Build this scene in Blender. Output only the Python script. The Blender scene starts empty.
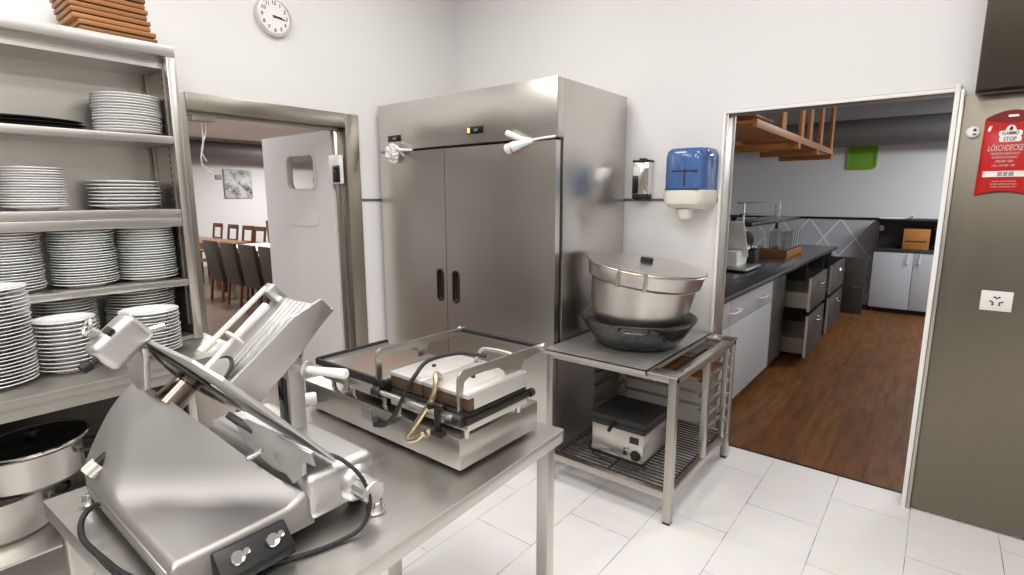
import bpy, bmesh, math, random
from mathutils import Matrix, Vector
random.seed(7)
sc = bpy.context.scene
C = sc.collection
V = Vector
PI = math.pi

# ------------------------------------------------------------------ camera, world, lights, exposure
R_ = V((0.7797, 0.6262, -0.0015)); F_ = V((-0.6173, 0.7687, -0.1675)).normalized()
R_ = (R_ - F_ * R_.dot(F_)).normalized(); U_ = R_.cross(F_)
cam = bpy.data.cameras.new('camera'); camo = bpy.data.objects.new('camera', cam); C.objects.link(camo)
camo.matrix_world = Matrix(((R_.x, U_.x, -F_.x, 0), (R_.y, U_.y, -F_.y, 0), (R_.z, U_.z, -F_.z, 1.5), (0, 0, 0, 1)))
cam.sensor_width = 36; cam.lens = 532.46 / 1024 * 36; cam.clip_start = 0.02
sc.camera = camo
w = bpy.data.worlds.new('world'); sc.world = w; w.use_nodes = True
w.node_tree.nodes['Background'].inputs[0].default_value = (.9, .95, 1, 1)
w.node_tree.nodes['Background'].inputs[1].default_value = 0.3
vs = sc.view_settings
vs.view_transform = 'Standard'; vs.look = 'None'; vs.gamma = 1; vs.use_curve_mapping = False
vs.exposure = 0.07

def area(name, loc, sx, sy, power, col, rot=(0, 0, 0)):
    l = bpy.data.lights.new(name, 'AREA'); l.shape = 'RECTANGLE'; l.size = sx; l.size_y = sy
    l.energy = power; l.color = col
    o = bpy.data.objects.new(name, l); C.objects.link(o); o.location = loc; o.rotation_euler = rot
    return o
KW = (1, .985, .97)
for lx, ly, e in ((-1.95, 1.95, 12), (-.4, 1.95, 11), (1.2, 1.95, 6), (-1.95, .35, 24), (-.4, .35, 24), (1.2, .35, 15), (-1.95, -1.25, 14), (-.4, -1.25, 30), (1.2, -1.25, 30)):
    area('ceiling_light', (lx, ly, 3.15), .62, .62, e, KW)
area('dining_light', (-7.9, 3.5, 2.62), 1.2, .3, 80, (1, .99, .98))
area('dining_light', (-10.4, 6.5, 2.62), 1.2, .6, 130, (1, .99, .98))
area('dining_light', (-5.5, 1.2, 2.62), 1.2, .6, 60, (1, .99, .98))
area('dining_light', (-10, 1, 2.62), 1.2, .6, 90, (1, .99, .98))
area('bar_light', (1.2, 7.0, 2.68), 1.2, 1.2, 105, (.88, .94, 1))
area('bar_light', (-.1, 4.1, 2.68), .5, .5, 8, (1, .93, .85))

# ------------------------------------------------------------------ materials
def nodes(name):
    m = bpy.data.materials.new(name); m.use_nodes = True
    return m, m.node_tree.nodes, m.node_tree.links, m.node_tree.nodes['Principled BSDF']
def pm(name, col, rough=.5, metal=0., var=0., scale=8., bump=0., stretch=(1, 1, 1), trans=0., ior=1.45, coat=0., rvar=0., alpha=1., emit=None):
    m, N, L, b = nodes(name)
    b.inputs['Base Color'].default_value = (*col, 1); b.inputs['Roughness'].default_value = rough
    b.inputs['Metallic'].default_value = metal; b.inputs['IOR'].default_value = ior
    b.inputs['Transmission Weight'].default_value = trans; b.inputs['Coat Weight'].default_value = coat
    b.inputs['Alpha'].default_value = alpha
    if emit:
        b.inputs['Emission Color'].default_value = (*emit[:3], 1); b.inputs['Emission Strength'].default_value = emit[3]
    if var or bump or rvar:
        tc = N.new('ShaderNodeTexCoord'); mp = N.new('ShaderNodeMapping'); nz = N.new('ShaderNodeTexNoise')
        mp.inputs['Scale'].default_value = stretch; nz.inputs['Scale'].default_value = scale
        nz.inputs['Detail'].default_value = 5
        L.new(tc.outputs['Object'], mp.inputs[0]); L.new(mp.outputs[0], nz.inputs['Vector'])
        if var:
            mx = N.new('ShaderNodeMix'); mx.data_type = 'RGBA'
            mx.inputs['A'].default_value = (*[c * (1 - var) for c in col], 1)
            mx.inputs['B'].default_value = (*[min(1, c * (1 + var)) for c in col], 1)
            L.new(nz.outputs['Fac'], mx.inputs['Factor']); L.new(mx.outputs['Result'], b.inputs['Base Color'])
        if rvar:
            mr = N.new('ShaderNodeMapRange'); mr.inputs['To Min'].default_value = max(.02, rough - rvar); mr.inputs['To Max'].default_value = rough + rvar
            L.new(nz.outputs['Fac'], mr.inputs['Value']); L.new(mr.outputs[0], b.inputs['Roughness'])
        if bump:
            bp = N.new('ShaderNodeBump'); bp.inputs['Strength'].default_value = bump; bp.inputs['Distance'].default_value = .002
            L.new(nz.outputs['Fac'], bp.inputs['Height']); L.new(bp.outputs[0], b.inputs['Normal'])
    return m
STEEL = (.62, .595, .56)
M = {}
M['steel'] = pm('brushed_steel', STEEL, .30, 1, .03, 60, 0, (1, 1, .03), rvar=.02)
M['steel_h'] = pm('brushed_steel_horizontal', STEEL, .30, 1, .03, 60, 0, (.03, .03, 1), rvar=.02)
M['steel_y'] = pm('brushed_steel_lengthwise', (.64, .62, .59), .36, 1, .06, 50, .02, (1, .03, 1), rvar=.08)
M['steel_dull'] = pm('dull_steel', (.46, .44, .41), .42, 1, .08, 12, 0, rvar=.1)
M['steel_panel'] = pm('dark_reflection_panel', (.21, .187, .152), .38, 1, .05, 40, .03, (1, 1, .03), rvar=.05)  # base darkened: the dark room it mirrors is put into the colour
M['rear_wall'] = pm('rear_wall', (.24, .23, .215), .6, 0, .05, 3)
M['neck'] = pm('dark_motor_neck', (.26, .22, .18), .25, 1)
M['steel_dark_refl'] = pm('dark_reflection_cupboard', (.085, .073, .058), .4, 1, .05, 40, 0, (1, 1, .03), rvar=.05)  # dark reflection on the cupboard front painted into its base colour
M['frame_steel'] = pm('worn_frame_steel', (.50, .47, .43), .38, 1, .1, 5, 0, rvar=.08)
M['chrome'] = pm('polished_chrome', (.78, .77, .75), .10, 1)
M['alu'] = pm('cast_aluminium', (.60, .59, .575), .40, 1, .05, 6, .03, rvar=.07)
M['alu_body'] = pm('blasted_aluminium', (.44, .425, .41), .50, 1, .05, 6, .03, rvar=.05)
M['alu_light'] = pm('anodised_aluminium', (.68, .675, .66), .42, 1, .03, 10)
M['pot'] = pm('spun_aluminium', (.63, .60, .57), .32, 1, .08, 14, .04, (1, 1, .2), rvar=.06)
M['pot_lid'] = pm('brushed_lid', (.74, .72, .70), .3, 1, .05, 9, rvar=.06)
M['black'] = pm('black_plastic', (.012, .012, .012), .4)
M['black_gloss'] = pm('black_gloss', (.01, .01, .011), .12)
M['rubber'] = pm('black_rubber', (.018, .018, .018), .55)
M['iron'] = pm('black_enamel', (.013, .013, .014), .34, 0, .8, 120, .2, rvar=.1)
def speckled():
    m, N, L, b = nodes('speckled_black_enamel')
    tc = N.new('ShaderNodeTexCoord'); nz = N.new('ShaderNodeTexNoise'); nz.inputs['Scale'].default_value = 95; nz.inputs['Detail'].default_value = 3
    L.new(tc.outputs['Object'], nz.inputs['Vector'])
    cr = N.new('ShaderNodeValToRGB'); cr.color_ramp.elements[0].position = .60; cr.color_ramp.elements[0].color = (.008, .008, .009, 1)
    cr.color_ramp.elements[1].position = .70; cr.color_ramp.elements[1].color = (.22, .22, .22, 1)
    L.new(nz.outputs['Fac'], cr.inputs[0]); L.new(cr.outputs[0], b.inputs['Base Color'])
    b.inputs['Roughness'].default_value = .28; b.inputs['Coat Weight'].default_value = .5; b.inputs['Coat Roughness'].default_value = .2
    return m
M['iron'] = speckled()
M['sheet'] = pm('worn_sheet_steel', (.62, .60, .57), .5, 1, .08, 9, 0, rvar=.08)
M['door_frame'] = pm('door_frame_steel', (.38, .35, .31), .34, 1, .1, 5, 0, rvar=.06)
M['cast_iron'] = pm('cast_iron', (.02, .019, .018), .55, 0, .3, 40, .1)
M['burnt'] = pm('burnt_steel', (.095, .058, .034), .6, .4, .95, 26, .2, rvar=.1)
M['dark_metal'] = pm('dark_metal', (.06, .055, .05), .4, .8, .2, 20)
M['plate_top'] = pm('scoured_steel', (.66, .64, .61), .5, .75, .1, 18, .05, rvar=.1)
M['brass'] = pm('brass_conduit', (.62, .52, .36), .38, 1, .15, 60)
M['china'] = pm('white_china', (.82, .82, .80), .12, coat=.3)
M['white_plastic'] = pm('white_plastic', (.80, .79, .76), .35)
M['cream_plastic'] = pm('cream_plastic', (.74, .71, .64), .4)
M['wall'] = pm('white_wall', (.755, .742, .735), .6, 0, .02, 3)
M['ceil'] = pm('ceiling_paint', (.8, .79, .78), .8, 0, .01, 3)
M['dark_wall'] = pm('grey_wall', (.55, .525, .49), .6, 0, .05, 3)
M['door_white'] = pm('white_door', (.80, .77, .755), .38, 0, .02, 2)
M['trim_white'] = pm('white_trim', (.82, .81, .79), .45, 0, .05, 20)
M['rail'] = pm('grey_rail', (.17, .17, .17), .45, .5)
M['board'] = pm('wooden_board', (.25, .105, .033), .5, 0, .45, 22, .1, (1, .12, 1))
def vary(m):
    N, L = m.node_tree.nodes, m.node_tree.links; b = N['Principled BSDF']; src = b.inputs['Base Color'].links[0].from_socket
    oi = N.new('ShaderNodeObjectInfo'); mr = N.new('ShaderNodeMapRange'); mr.inputs['To Min'].default_value = .75; mr.inputs['To Max'].default_value = 1.5
    L.new(oi.outputs['Random'], mr.inputs['Value']); h = N.new('ShaderNodeHueSaturation'); L.new(mr.outputs[0], h.inputs['Value']); L.new(src, h.inputs['Color']); L.new(h.outputs[0], b.inputs['Base Color'])
vary(M['board'])
M['wood'] = pm('orange_wood', (.42, .17, .04), .45, 0, .3, 14, .05, (1, .15, 1))
M['table_wood'] = pm('table_wood', (.33, .13, .06), .3, 0, .25, 9, 0, (.2, 1, 1))
M['dark_wood'] = pm('dark_chair_wood', (.13, .045, .02), .4, 0, .3, 10)
M['leather'] = pm('brown_leather', (.05, .036, .028), .45, 0, .2, 30)
M['cushion'] = pm('black_cushion', (.02, .02, .022), .4)
M['cloth_white'] = pm('white_cloth', (.85, .84, .82), .9, 0, .05, 30, .1)
M['red'] = pm('red_pouch', (.50, .010, .010), .32, 0, .08, 6)
M['red_dark'] = pm('dark_red_flap', (.20, .006, .006), .35)
M['ink'] = pm('dark_ink', (.03, .03, .03), .5)
M['white_ink'] = pm('white_ink', (.85, .83, .80), .5)
M['grey_ink'] = pm('grey_ink', (.30, .30, .30), .5)
M['blue_clear'] = pm('blue_translucent_plastic', (.06, .13, .32), .12, coat=.5, var=.3, scale=9, stretch=(3, 3, .3))
M['glass'] = pm('clear_glass', (.96, .97, .97), .03, trans=1, ior=1.45)
M['dark_glass'] = pm('smoked_panel', (.03, .03, .03), .06)
M['green'] = pm('green_tray', (.20, .42, .045), .4)
M['grey_cab'] = pm('light_grey_cabinet', (.50, .50, .52), .4, 0, .02, 4)
M['dark_cab'] = pm('dark_grey_cabinet', (.05, .045, .04), .42, 0, .1, 6)
M['edge'] = pm('pale_edge', (.50, .48, .45), .5)
M['counter'] = pm('dark_worktop', (.05, .05, .053), .2, 0, .2, 14)
M['amber'] = pm('amber_wicker', (.30, .12, .03), .55, 0, .6, 80, .3)
M['duct'] = pm('spiral_duct', (.19, .18, .175), .55, .2, .06, 6)
M['led'] = pm('amber_led', (.05, .02, 0), .3, emit=(1, .45, .1, 2.5))
M['lamp'] = pm('lamp_diffuser', (.9, .9, .9), .5, emit=(1, .99, .97, 6))
M['red_mark'] = pm('red_stripe', (.55, .03, .03), .6)

def stained_plate():
    m, N, L, b = nodes('stained_griddle')
    tc = N.new('ShaderNodeTexCoord'); sep = N.new('ShaderNodeMapping'); sep.inputs['Location'].default_value = (.085, .02, 0)
    L.new(tc.outputs['Object'], sep.inputs[0])
    nz = N.new('ShaderNodeTexNoise'); nz.inputs['Scale'].default_value = 14; nz.inputs['Detail'].default_value = 6
    L.new(tc.outputs['Object'], nz.inputs['Vector'])
    ln = N.new('ShaderNodeVectorMath'); ln.operation = 'LENGTH'
    ms = N.new('ShaderNodeVectorMath'); ms.operation = 'MULTIPLY'; ms.inputs[1].default_value = (1, 1, 0)
    L.new(sep.outputs[0], ms.inputs[0]); L.new(ms.outputs[0], ln.inputs[0])
    mr = N.new('ShaderNodeMapRange'); mr.inputs['From Min'].default_value = .0; mr.inputs['From Max'].default_value = .15
    mr.inputs['To Min'].default_value = 1; mr.inputs['To Max'].default_value = 0
    L.new(ln.outputs['Value'], mr.inputs['Value'])
    mu = N.new('ShaderNodeMath'); mu.operation = 'MULTIPLY'; L.new(mr.outputs[0], mu.inputs[0]); L.new(nz.outputs['Fac'], mu.inputs[1])
    mx = N.new('ShaderNodeMix'); mx.data_type = 'RGBA'
    mx.inputs['A'].default_value = (.26, .245, .225, 1); mx.inputs['B'].default_value = (.46, .20, .09, 1)
    L.new(mu.outputs[0], mx.inputs['Factor']); L.new(mx.outputs['Result'], b.inputs['Base Color'])
    b.inputs['Metallic'].default_value = .75; b.inputs['Roughness'].default_value = .42
    return m
M['griddle'] = stained_plate()
M['blade'] = pm('dark_reflection_blade', (.22, .21, .20), .16, 1)  # dark colour stands in for the dark surroundings the blade mirrors

def tile_floor():
    m, N, L, b = nodes('white_floor_tiles')
    tc = N.new('ShaderNodeNewGeometry'); sp = N.new('ShaderNodeSeparateXYZ'); cb = N.new('ShaderNodeCombineXYZ')
    L.new(tc.outputs['Position'], sp.inputs[0])
    ax = N.new('ShaderNodeMath'); ax.operation = 'SUBTRACT'; ax.inputs[1].default_value = 2.932; L.new(sp.outputs['Y'], ax.inputs[0])
    ay = N.new('ShaderNodeMath'); ay.operation = 'SUBTRACT'; ay.inputs[1].default_value = .024; L.new(sp.outputs['X'], ay.inputs[0])
    L.new(ax.outputs[0], cb.inputs['X']); L.new(ay.outputs[0], cb.inputs['Y'])
    br = N.new('ShaderNodeTexBrick'); br.offset = .5; br.offset_frequency = 2
    br.inputs['Scale'].default_value = 1; br.inputs['Brick Width'].default_value = .62; br.inputs['Row Height'].default_value = .319
    br.inputs['Mortar Size'].default_value = .0016; br.inputs['Mortar Smooth'].default_value = .3
    br.inputs['Color1'].default_value = (.87, .845, .825, 1); br.inputs['Color2'].default_value = (.83, .805, .785, 1)
    br.inputs['Mortar'].default_value = (.30, .27, .25, 1); L.new(cb.outputs[0], br.inputs['Vector'])
    nz = N.new('ShaderNodeTexNoise'); nz.inputs['Scale'].default_value = 7; nz.inputs['Detail'].default_value = 6
    L.new(tc.outputs['Position'], nz.inputs['Vector'])
    # joints vary from pale to dirty
    n2 = N.new('ShaderNodeTexNoise'); n2.inputs['Scale'].default_value = 11; L.new(tc.outputs['Position'], n2.inputs['Vector'])
    rp = N.new('ShaderNodeMapRange'); rp.inputs['From Min'].default_value = .4; rp.inputs['From Max'].default_value = .6; L.new(n2.outputs['Fac'], rp.inputs['Value'])
    mm = N.new('ShaderNodeMix'); mm.data_type = 'RGBA'; mm.inputs['A'].default_value = (.55, .52, .49, 1); mm.inputs['B'].default_value = (.12, .105, .095, 1)
    L.new(rp.outputs[0], mm.inputs['Factor']); L.new(mm.outputs['Result'], br.inputs['Mortar'])
    mx = N.new('ShaderNodeMix'); mx.data_type = 'RGBA'; mx.blend_type = 'MULTIPLY'; mx.inputs['Factor'].default_value = .12
    L.new(br.outputs['Color'], mx.inputs['A']); L.new(nz.outputs['Color'], mx.inputs['B']); L.new(mx.outputs['Result'], b.inputs['Base Color'])
    b.inputs['Roughness'].default_value = .38
    bp = N.new('ShaderNodeBump'); bp.inputs['Strength'].default_value = .4; bp.inputs['Distance'].default_value = .002; bp.invert = True
    L.new(br.outputs['Fac'], bp.inputs['Height']); L.new(bp.outputs[0], b.inputs['Normal'])
    return m
M['tiles'] = tile_floor()
def plank_floor(name, c1, c2, c3, pw, rough):
    m, N, L, b = nodes(name)
    tc = N.new('ShaderNodeNewGeometry'); sp = N.new('ShaderNodeSeparateXYZ'); cb = N.new('ShaderNodeCombineXYZ')
    L.new(tc.outputs['Position'], sp.inputs[0]); L.new(sp.outputs['Y'], cb.inputs['X']); L.new(sp.outputs['X'], cb.inputs['Y'])
    br = N.new('ShaderNodeTexBrick'); br.offset = .37; br.inputs['Scale'].default_value = 1
    br.inputs['Brick Width'].default_value = 1.2; br.inputs['Row Height'].default_value = pw
    br.inputs['Mortar Size'].default_value = .0012; br.inputs['Mortar'].default_value = (c1[0] * .4, c1[1] * .4, c1[2] * .4, 1)
    br.inputs['Color1'].default_value = (*c1, 1); br.inputs['Color2'].default_value = (*c2, 1); L.new(cb.outputs[0], br.inputs['Vector'])
    mp = N.new('ShaderNodeMapping'); mp.inputs['Scale'].default_value = (14, 1.6, 1); L.new(tc.outputs['Position'], mp.inputs[0])
    nz = N.new('ShaderNodeTexNoise'); nz.inputs['Scale'].default_value = 1.6; nz.inputs['Detail'].default_value = 8; nz.inputs['Roughness'].default_value = .7
    L.new(mp.outputs[0], nz.inputs['Vector'])
    rp = N.new('ShaderNodeMapRange'); rp.inputs['From Min'].default_value = .42; rp.inputs['From Max'].default_value = .72; L.new(nz.outputs['Fac'], rp.inputs['Value'])
    mx = N.new('ShaderNodeMix'); mx.data_type = 'RGBA'; mx.inputs['B'].default_value = (*c3, 1)
    L.new(rp.outputs[0], mx.inputs['Factor']); L.new(br.outputs['Color'], mx.inputs['A']); L.new(mx.outputs['Result'], b.inputs['Base Color'])
    b.inputs['Roughness'].default_value = rough; b.inputs['Specular IOR Level'].default_value = .3
    return m
M['planks'] = plank_floor('dark_plank_floor', (.135, .048, .009), (.18, .07, .014), (.045, .016, .004), .19, .5)
M['dining_floor'] = plank_floor('brown_dining_floor', (.15, .105, .08), (.18, .125, .095), (.11, .075, .058), .3, .3)
def diamond_tiles():
    m, N, L, b = nodes('grey_diamond_tiles')
    tc = N.new('ShaderNodeNewGeometry'); sp = N.new('ShaderNodeSeparateXYZ'); L.new(tc.outputs['Position'], sp.inputs[0])
    u = N.new('ShaderNodeMath'); u.operation = 'MULTIPLY_ADD'; u.inputs[1].default_value = 1 / .39; u.inputs[2].default_value = 1.12 / .39; L.new(sp.outputs['X'], u.inputs[0])
    z = N.new('ShaderNodeMath'); z.operation = 'MULTIPLY_ADD'; z.inputs[1].default_value = 1 / .54; z.inputs[2].default_value = -1.19 / .54; L.new(sp.outputs['Z'], z.inputs[0])
    outs = []
    for op in ('ADD', 'SUBTRACT'):
        s = N.new('ShaderNodeMath'); s.operation = op; L.new(u.outputs[0], s.inputs[0]); L.new(z.outputs[0], s.inputs[1])
        p = N.new('ShaderNodeMath'); p.operation = 'PINGPONG'; p.inputs[1].default_value = .5; L.new(s.outputs[0], p.inputs[0])
        lt = N.new('ShaderNodeMath'); lt.operation = 'LESS_THAN'; lt.inputs[1].default_value = .028; L.new(p.outputs[0], lt.inputs[0]); outs.append(lt)
    mxm = N.new('ShaderNodeMath'); mxm.operation = 'MAXIMUM'; L.new(outs[0].outputs[0], mxm.inputs[0]); L.new(outs[1].outputs[0], mxm.inputs[1])
    nz = N.new('ShaderNodeTexNoise'); nz.inputs['Scale'].default_value = 4; nz.inputs['Detail'].default_value = 6; L.new(tc.outputs['Position'], nz.inputs['Vector'])
    mx = N.new('ShaderNodeMix'); mx.data_type = 'RGBA'; mx.inputs['A'].default_value = (.44, .45, .48, 1); mx.inputs['B'].default_value = (.68, .69, .72, 1); L.new(nz.outputs['Fac'], mx.inputs['Factor'])
    m2 = N.new('ShaderNodeMix'); m2.data_type = 'RGBA'; m2.inputs['B'].default_value = (.92, .92, .93, 1); L.new(mxm.outputs[0], m2.inputs['Factor']); L.new(mx.outputs['Result'], m2.inputs['A'])
    L.new(m2.outputs['Result'], b.inputs['Base Color']); b.inputs['Roughness'].default_value = .35
    return m
M['diamond'] = diamond_tiles()
def picture_mat():
    m, N, L, b = nodes('grey_picture')
    tc = N.new('ShaderNodeTexCoord')
    nz = N.new('ShaderNodeTexNoise'); nz.inputs['Scale'].default_value = 6; nz.inputs['Detail'].default_value = 7; nz.inputs['Roughness'].default_value = .75
    L.new(tc.outputs['Object'], nz.inputs['Vector'])
    cr = N.new('ShaderNodeValToRGB'); cr.color_ramp.elements[0].position = .36; cr.color_ramp.elements[0].color = (.03, .03, .03, 1)
    cr.color_ramp.elements[1].position = .56; cr.color_ramp.elements[1].color = (.62, .62, .63, 1)
    L.new(nz.outputs['Fac'], cr.inputs[0]); L.new(cr.outputs[0], b.inputs['Base Color'])
    return m
M['picture'] = picture_mat()

# ------------------------------------------------------------------ mesh builder
WM = {}
def frame(o, x, y=None, z=None):
    """matrix with origin o, local x axis x and y axis y (or z axis z)"""
    x = V(x).normalized()
    if z is not None:
        z = V(z).normalized(); y = z.cross(x).normalized(); z = x.cross(y)
    else:
        y = V(y); y = (y - x * y.dot(x)).normalized(); z = x.cross(y)
    o = V(o)
    return Matrix(((x.x, y.x, z.x, o.x), (x.y, y.y, z.y, o.y), (x.z, y.z, z.z, o.z), (0, 0, 0, 1)))
def zframe(p, d):
    d = V(d).normalized(); a = V((0, 0, 1)) if abs(d.z) < .9 else V((1, 0, 0))
    x = a.cross(d).normalized(); return frame(p, x, z=d)
def catmull(pts, n=6, closed=False):
    P = [V(p) for p in pts]; out = []
    k = len(P)
    for i in range(k if closed else k - 1):
        if closed: a, b, c, d = P[i - 1], P[i], P[(i + 1) % k], P[(i + 2) % k]
        else: a, b, c, d = P[max(i - 1, 0)], P[i], P[i + 1], P[min(i + 2, k - 1)]
        for j in range(n):
            t = j / n
            out.append(.5 * ((2 * b) + (c - a) * t + (2 * a - 5 * b + 4 * c - d) * t * t + (3 * b - a - 3 * c + d) * t ** 3))
    if not closed: out.append(P[-1])
    return out
class MB:
    def __init__(s): s.bm = bmesh.new()
    def _bev(s, vs, w, seg=2):
        es = set(e for v in vs for e in v.link_edges)
        bmesh.ops.bevel(s.bm, geom=list(es), offset=w, segments=seg, profile=.5, affect='EDGES', clamp_overlap=True)
    def box(s, a, b, bev=0., mat=None, seg=2):
        a, b = V(a), V(b); c = (a + b) / 2; d = b - a
        m = Matrix.Translation(c) @ Matrix.Diagonal((abs(d.x), abs(d.y), abs(d.z), 1))
        if mat is not None: m = mat @ m
        r = bmesh.ops.create_cube(s.bm, size=1, matrix=m)
        if bev: s._bev(r['verts'], bev, seg)
        return s
    def prism(s, poly, h0, h1, mat=None, bev=0.):
        """polygon in local xy extruded from z=h0 to z=h1"""
        m = mat or Matrix()
        lo = [s.bm.verts.new(m @ V((p[0], p[1], h0))) for p in poly]; hi = [s.bm.verts.new(m @ V((p[0], p[1], h1))) for p in poly]
        s.bm.faces.new(lo[::-1]); s.bm.faces.new(hi); n = len(poly)
        for i in range(n): s.bm.faces.new((lo[i], lo[(i + 1) % n], hi[(i + 1) % n], hi[i]))
        if bev: s._bev(lo + hi, bev)
        return s
    def lathe(s, prof, mat=None, seg=32, ry=1.):
        m = mat or Matrix(); rings = []
        for r, z in prof:
            if r <= 1e-6: rings.append([s.bm.verts.new(m @ V((0, 0, z)))])
            else: rings.append([s.bm.verts.new(m @ V((r * math.cos(2 * PI * i / seg), r * ry * math.sin(2 * PI * i / seg), z))) for i in range(seg)])
        for A, B in zip(rings, rings[1:]):
            for i in range(seg):
                j = (i + 1) % seg
                if len(A) == 1 and len(B) == 1: break
                if len(A) == 1: s.bm.faces.new((A[0], B[i], B[j]))
                elif len(B) == 1: s.bm.faces.new((A[i], A[j], B[0]))
                else: s.bm.faces.new((A[i], A[j], B[j], B[i]))
        return s
    def cyl(s, p0, p1, r, r1=None, seg=20, c=0.):
        p0, p1 = V(p0), V(p1); h = (p1 - p0).length; r1 = r if r1 is None else r1; c = min(c, r * .9, h * .45)
        pr = [(0, 0), (r - c, 0)] + ([(r, c)] if c else []) + ([(r1, h - c)] if c else []) + [(r1 - c, h), (0, h)]
        return s.lathe(pr, zframe(p0, p1 - p0), seg)
    def tube(s, pts, r, seg=10, closed=False, rect=None):
        """round tube (or rect=(w,h) bar) along points"""
        P = [V(p) for p in pts]; n = len(P)
        T = []
        for i in range(n):
            if closed: t = P[(i + 1) % n] - P[i - 1]
            else: t = P[min(i + 1, n - 1)] - P[max(i - 1, 0)]
            T.append(t.normalized())
        a = V((0, 0, 1)) if abs(T[0].z) < .9 else V((1, 0, 0))
        x = (a - T[0] * a.dot(T[0])).normalized(); rings = []
        for i in range(n):
            x = (x - T[i] * x.dot(T[i])).normalized(); y = T[i].cross(x)
            rr = r[i] if isinstance(r, (list, tuple)) else r
            if rect: off = [x * (sx * rect[0] / 2) + y * (sy * rect[1] / 2) for sx, sy in ((1, 1), (-1, 1), (-1, -1), (1, -1))]
            else: off = [(x * math.cos(2 * PI * k / seg) + y * math.sin(2 * PI * k / seg)) * rr for k in range(seg)]
            rings.append([s.bm.verts.new(P[i] + o) for o in off])
        k = len(rings[0])
        for i in range(n if closed else n - 1):
            A, B = rings[i], rings[(i + 1) % n]
            for j in range(k): s.bm.faces.new((A[j], A[(j + 1) % k], B[(j + 1) % k], B[j]))
        if not closed: s.bm.faces.new(rings[0][::-1]); s.bm.faces.new(rings[-1])
        return s
    def grid(s, fn, nu, nv):
        g = [[s.bm.verts.new(fn(i / nu, j / nv)) for j in range(nv + 1)] for i in range(nu + 1)]
        for i in range(nu):
            for j in range(nv): s.bm.faces.new((g[i][j], g[i + 1][j], g[i + 1][j + 1], g[i][j + 1]))
        return g
    def build(s, name, mat, parent=None, ang=38, origin=None):
        bmesh.ops.recalc_face_normals(s.bm, faces=s.bm.faces)
        if parent is not None: W = WM[parent]
        else:
            if origin is None:
                xs = [v.co for v in s.bm.verts]
                origin = V(((min(v.x for v in xs) + max(v.x for v in xs)) / 2, (min(v.y for v in xs) + max(v.y for v in xs)) / 2, min(v.z for v in xs)))
            W = Matrix.Translation(V(origin))
        s.bm.transform(W.inverted())
        me = bpy.data.meshes.new(name); s.bm.to_mesh(me); s.bm.free()
        me.polygons.foreach_set('use_smooth', [True] * len(me.polygons)); me.set_sharp_from_angle(angle=math.radians(ang))
        me.materials.append(M[mat] if isinstance(mat, str) else mat)
        o = bpy.data.objects.new(name, me); C.objects.link(o)
        if parent is not None: o.parent = parent
        else: o.matrix_world = W
        WM[o] = W
        return o
def thing(name, label, cat, loc, group=None, rotz=0.):
    o = bpy.data.objects.new(name, None); C.objects.link(o); o.empty_display_size = .05
    o.location = loc; o.rotation_euler = (0, 0, rotz)
    WM[o] = Matrix.Translation(V(loc)) @ Matrix.Rotation(rotz, 4, 'Z')
    return tag(o, label, cat, group)
def tag(o, label, cat, group=None):
    o['label'] = label; o['category'] = cat
    if group: o['group'] = group
    return o
def struct(o): o['kind'] = 'structure'; return o
def lab(o, l): o['label'] = l; return o
KIDS = {}
def copy_tree(o, parent=None, world=None, label=None):
    c = o.copy(); C.objects.link(c)
    if parent is not None: c.parent = parent
    if label: c['label'] = label
    for ch in [x for x in bpy.data.objects if x.parent == o]: copy_tree(ch, c)
    return c
def text_mesh(name, txt, size, mat, M4, mtl, parent, depth=.0006, ax='CENTER', sx=1.):
    cu = bpy.data.curves.new(name, 'FONT'); cu.body = txt; cu.size = size; cu.extrude = depth; cu.align_x = ax; cu.align_y = 'CENTER'; cu.resolution_u = 3; cu.offset = size * .012
    to = bpy.data.objects.new(name, cu); C.objects.link(to)
    dg = bpy.context.evaluated_depsgraph_get(); me = bpy.data.meshes.new_from_object(to.evaluated_get(dg))
    bpy.data.objects.remove(to); bpy.data.curves.remove(cu)
    me.transform(WM[parent].inverted() @ M4 @ Matrix.Diagonal((sx, 1, 1, 1))); me.materials.clear(); me.materials.append(M[mtl]); me.name = name
    o = bpy.data.objects.new(name, me); C.objects.link(o); o.parent = parent; WM[o] = WM[parent]
    return o
ORD = ['', 'topmost', 'second', 'third', 'fourth', 'fifth', 'sixth', 'seventh', 'eighth', 'ninth', 'tenth', 'eleventh', 'twelfth', 'thirteenth', 'fourteenth', 'fifteenth', 'sixteenth', 'seventeenth', 'eighteenth', 'nineteenth', 'twentieth', 'twenty-first', 'twenty-second', 'twenty-third', 'twenty-fourth', 'twenty-fifth', 'twenty-sixth', 'twenty-seventh', 'twenty-eighth']

XL = -3.025; YB = 3.09; CZ = 3.23
# ------------------------------------------------------------------ room shell
struct(MB().box((XL, -2.4, -.1), (2.2, 3.204, 0)).build('floor', 'tiles'))
struct(MB().box((XL - .13, -2.4, CZ), (2.2, 3.22, CZ + .1)).build('ceiling', 'ceil'))
m = MB()
m.box((XL - .13, -2.4, -.1), (XL, 1.10, CZ)); m.box((XL - .13, 1.10, 1.99), (XL, 2.12, CZ)); m.box((XL - .13, 2.12, -.1), (XL, 3.22, CZ))
struct(m.build('wall_left', 'wall'))
m = MB()
m.box((XL, YB, -.1), (-.985, YB + .13, CZ)); m.box((-.985, YB, 1.965), (.01, YB + .13, CZ)); m.box((.01, YB, -.1), (2.2, YB + .13, CZ))
struct(m.build('wall_back', 'wall'))
struct(MB().box((2.2, -2.4, -.1), (2.3, 3.22, CZ)).build('wall_right', 'dark_wall'))
struct(MB().box((XL - .13, -2.5, -.1), (2.3, -2.4, CZ)).build('wall_front', 'rear_wall'))
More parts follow.
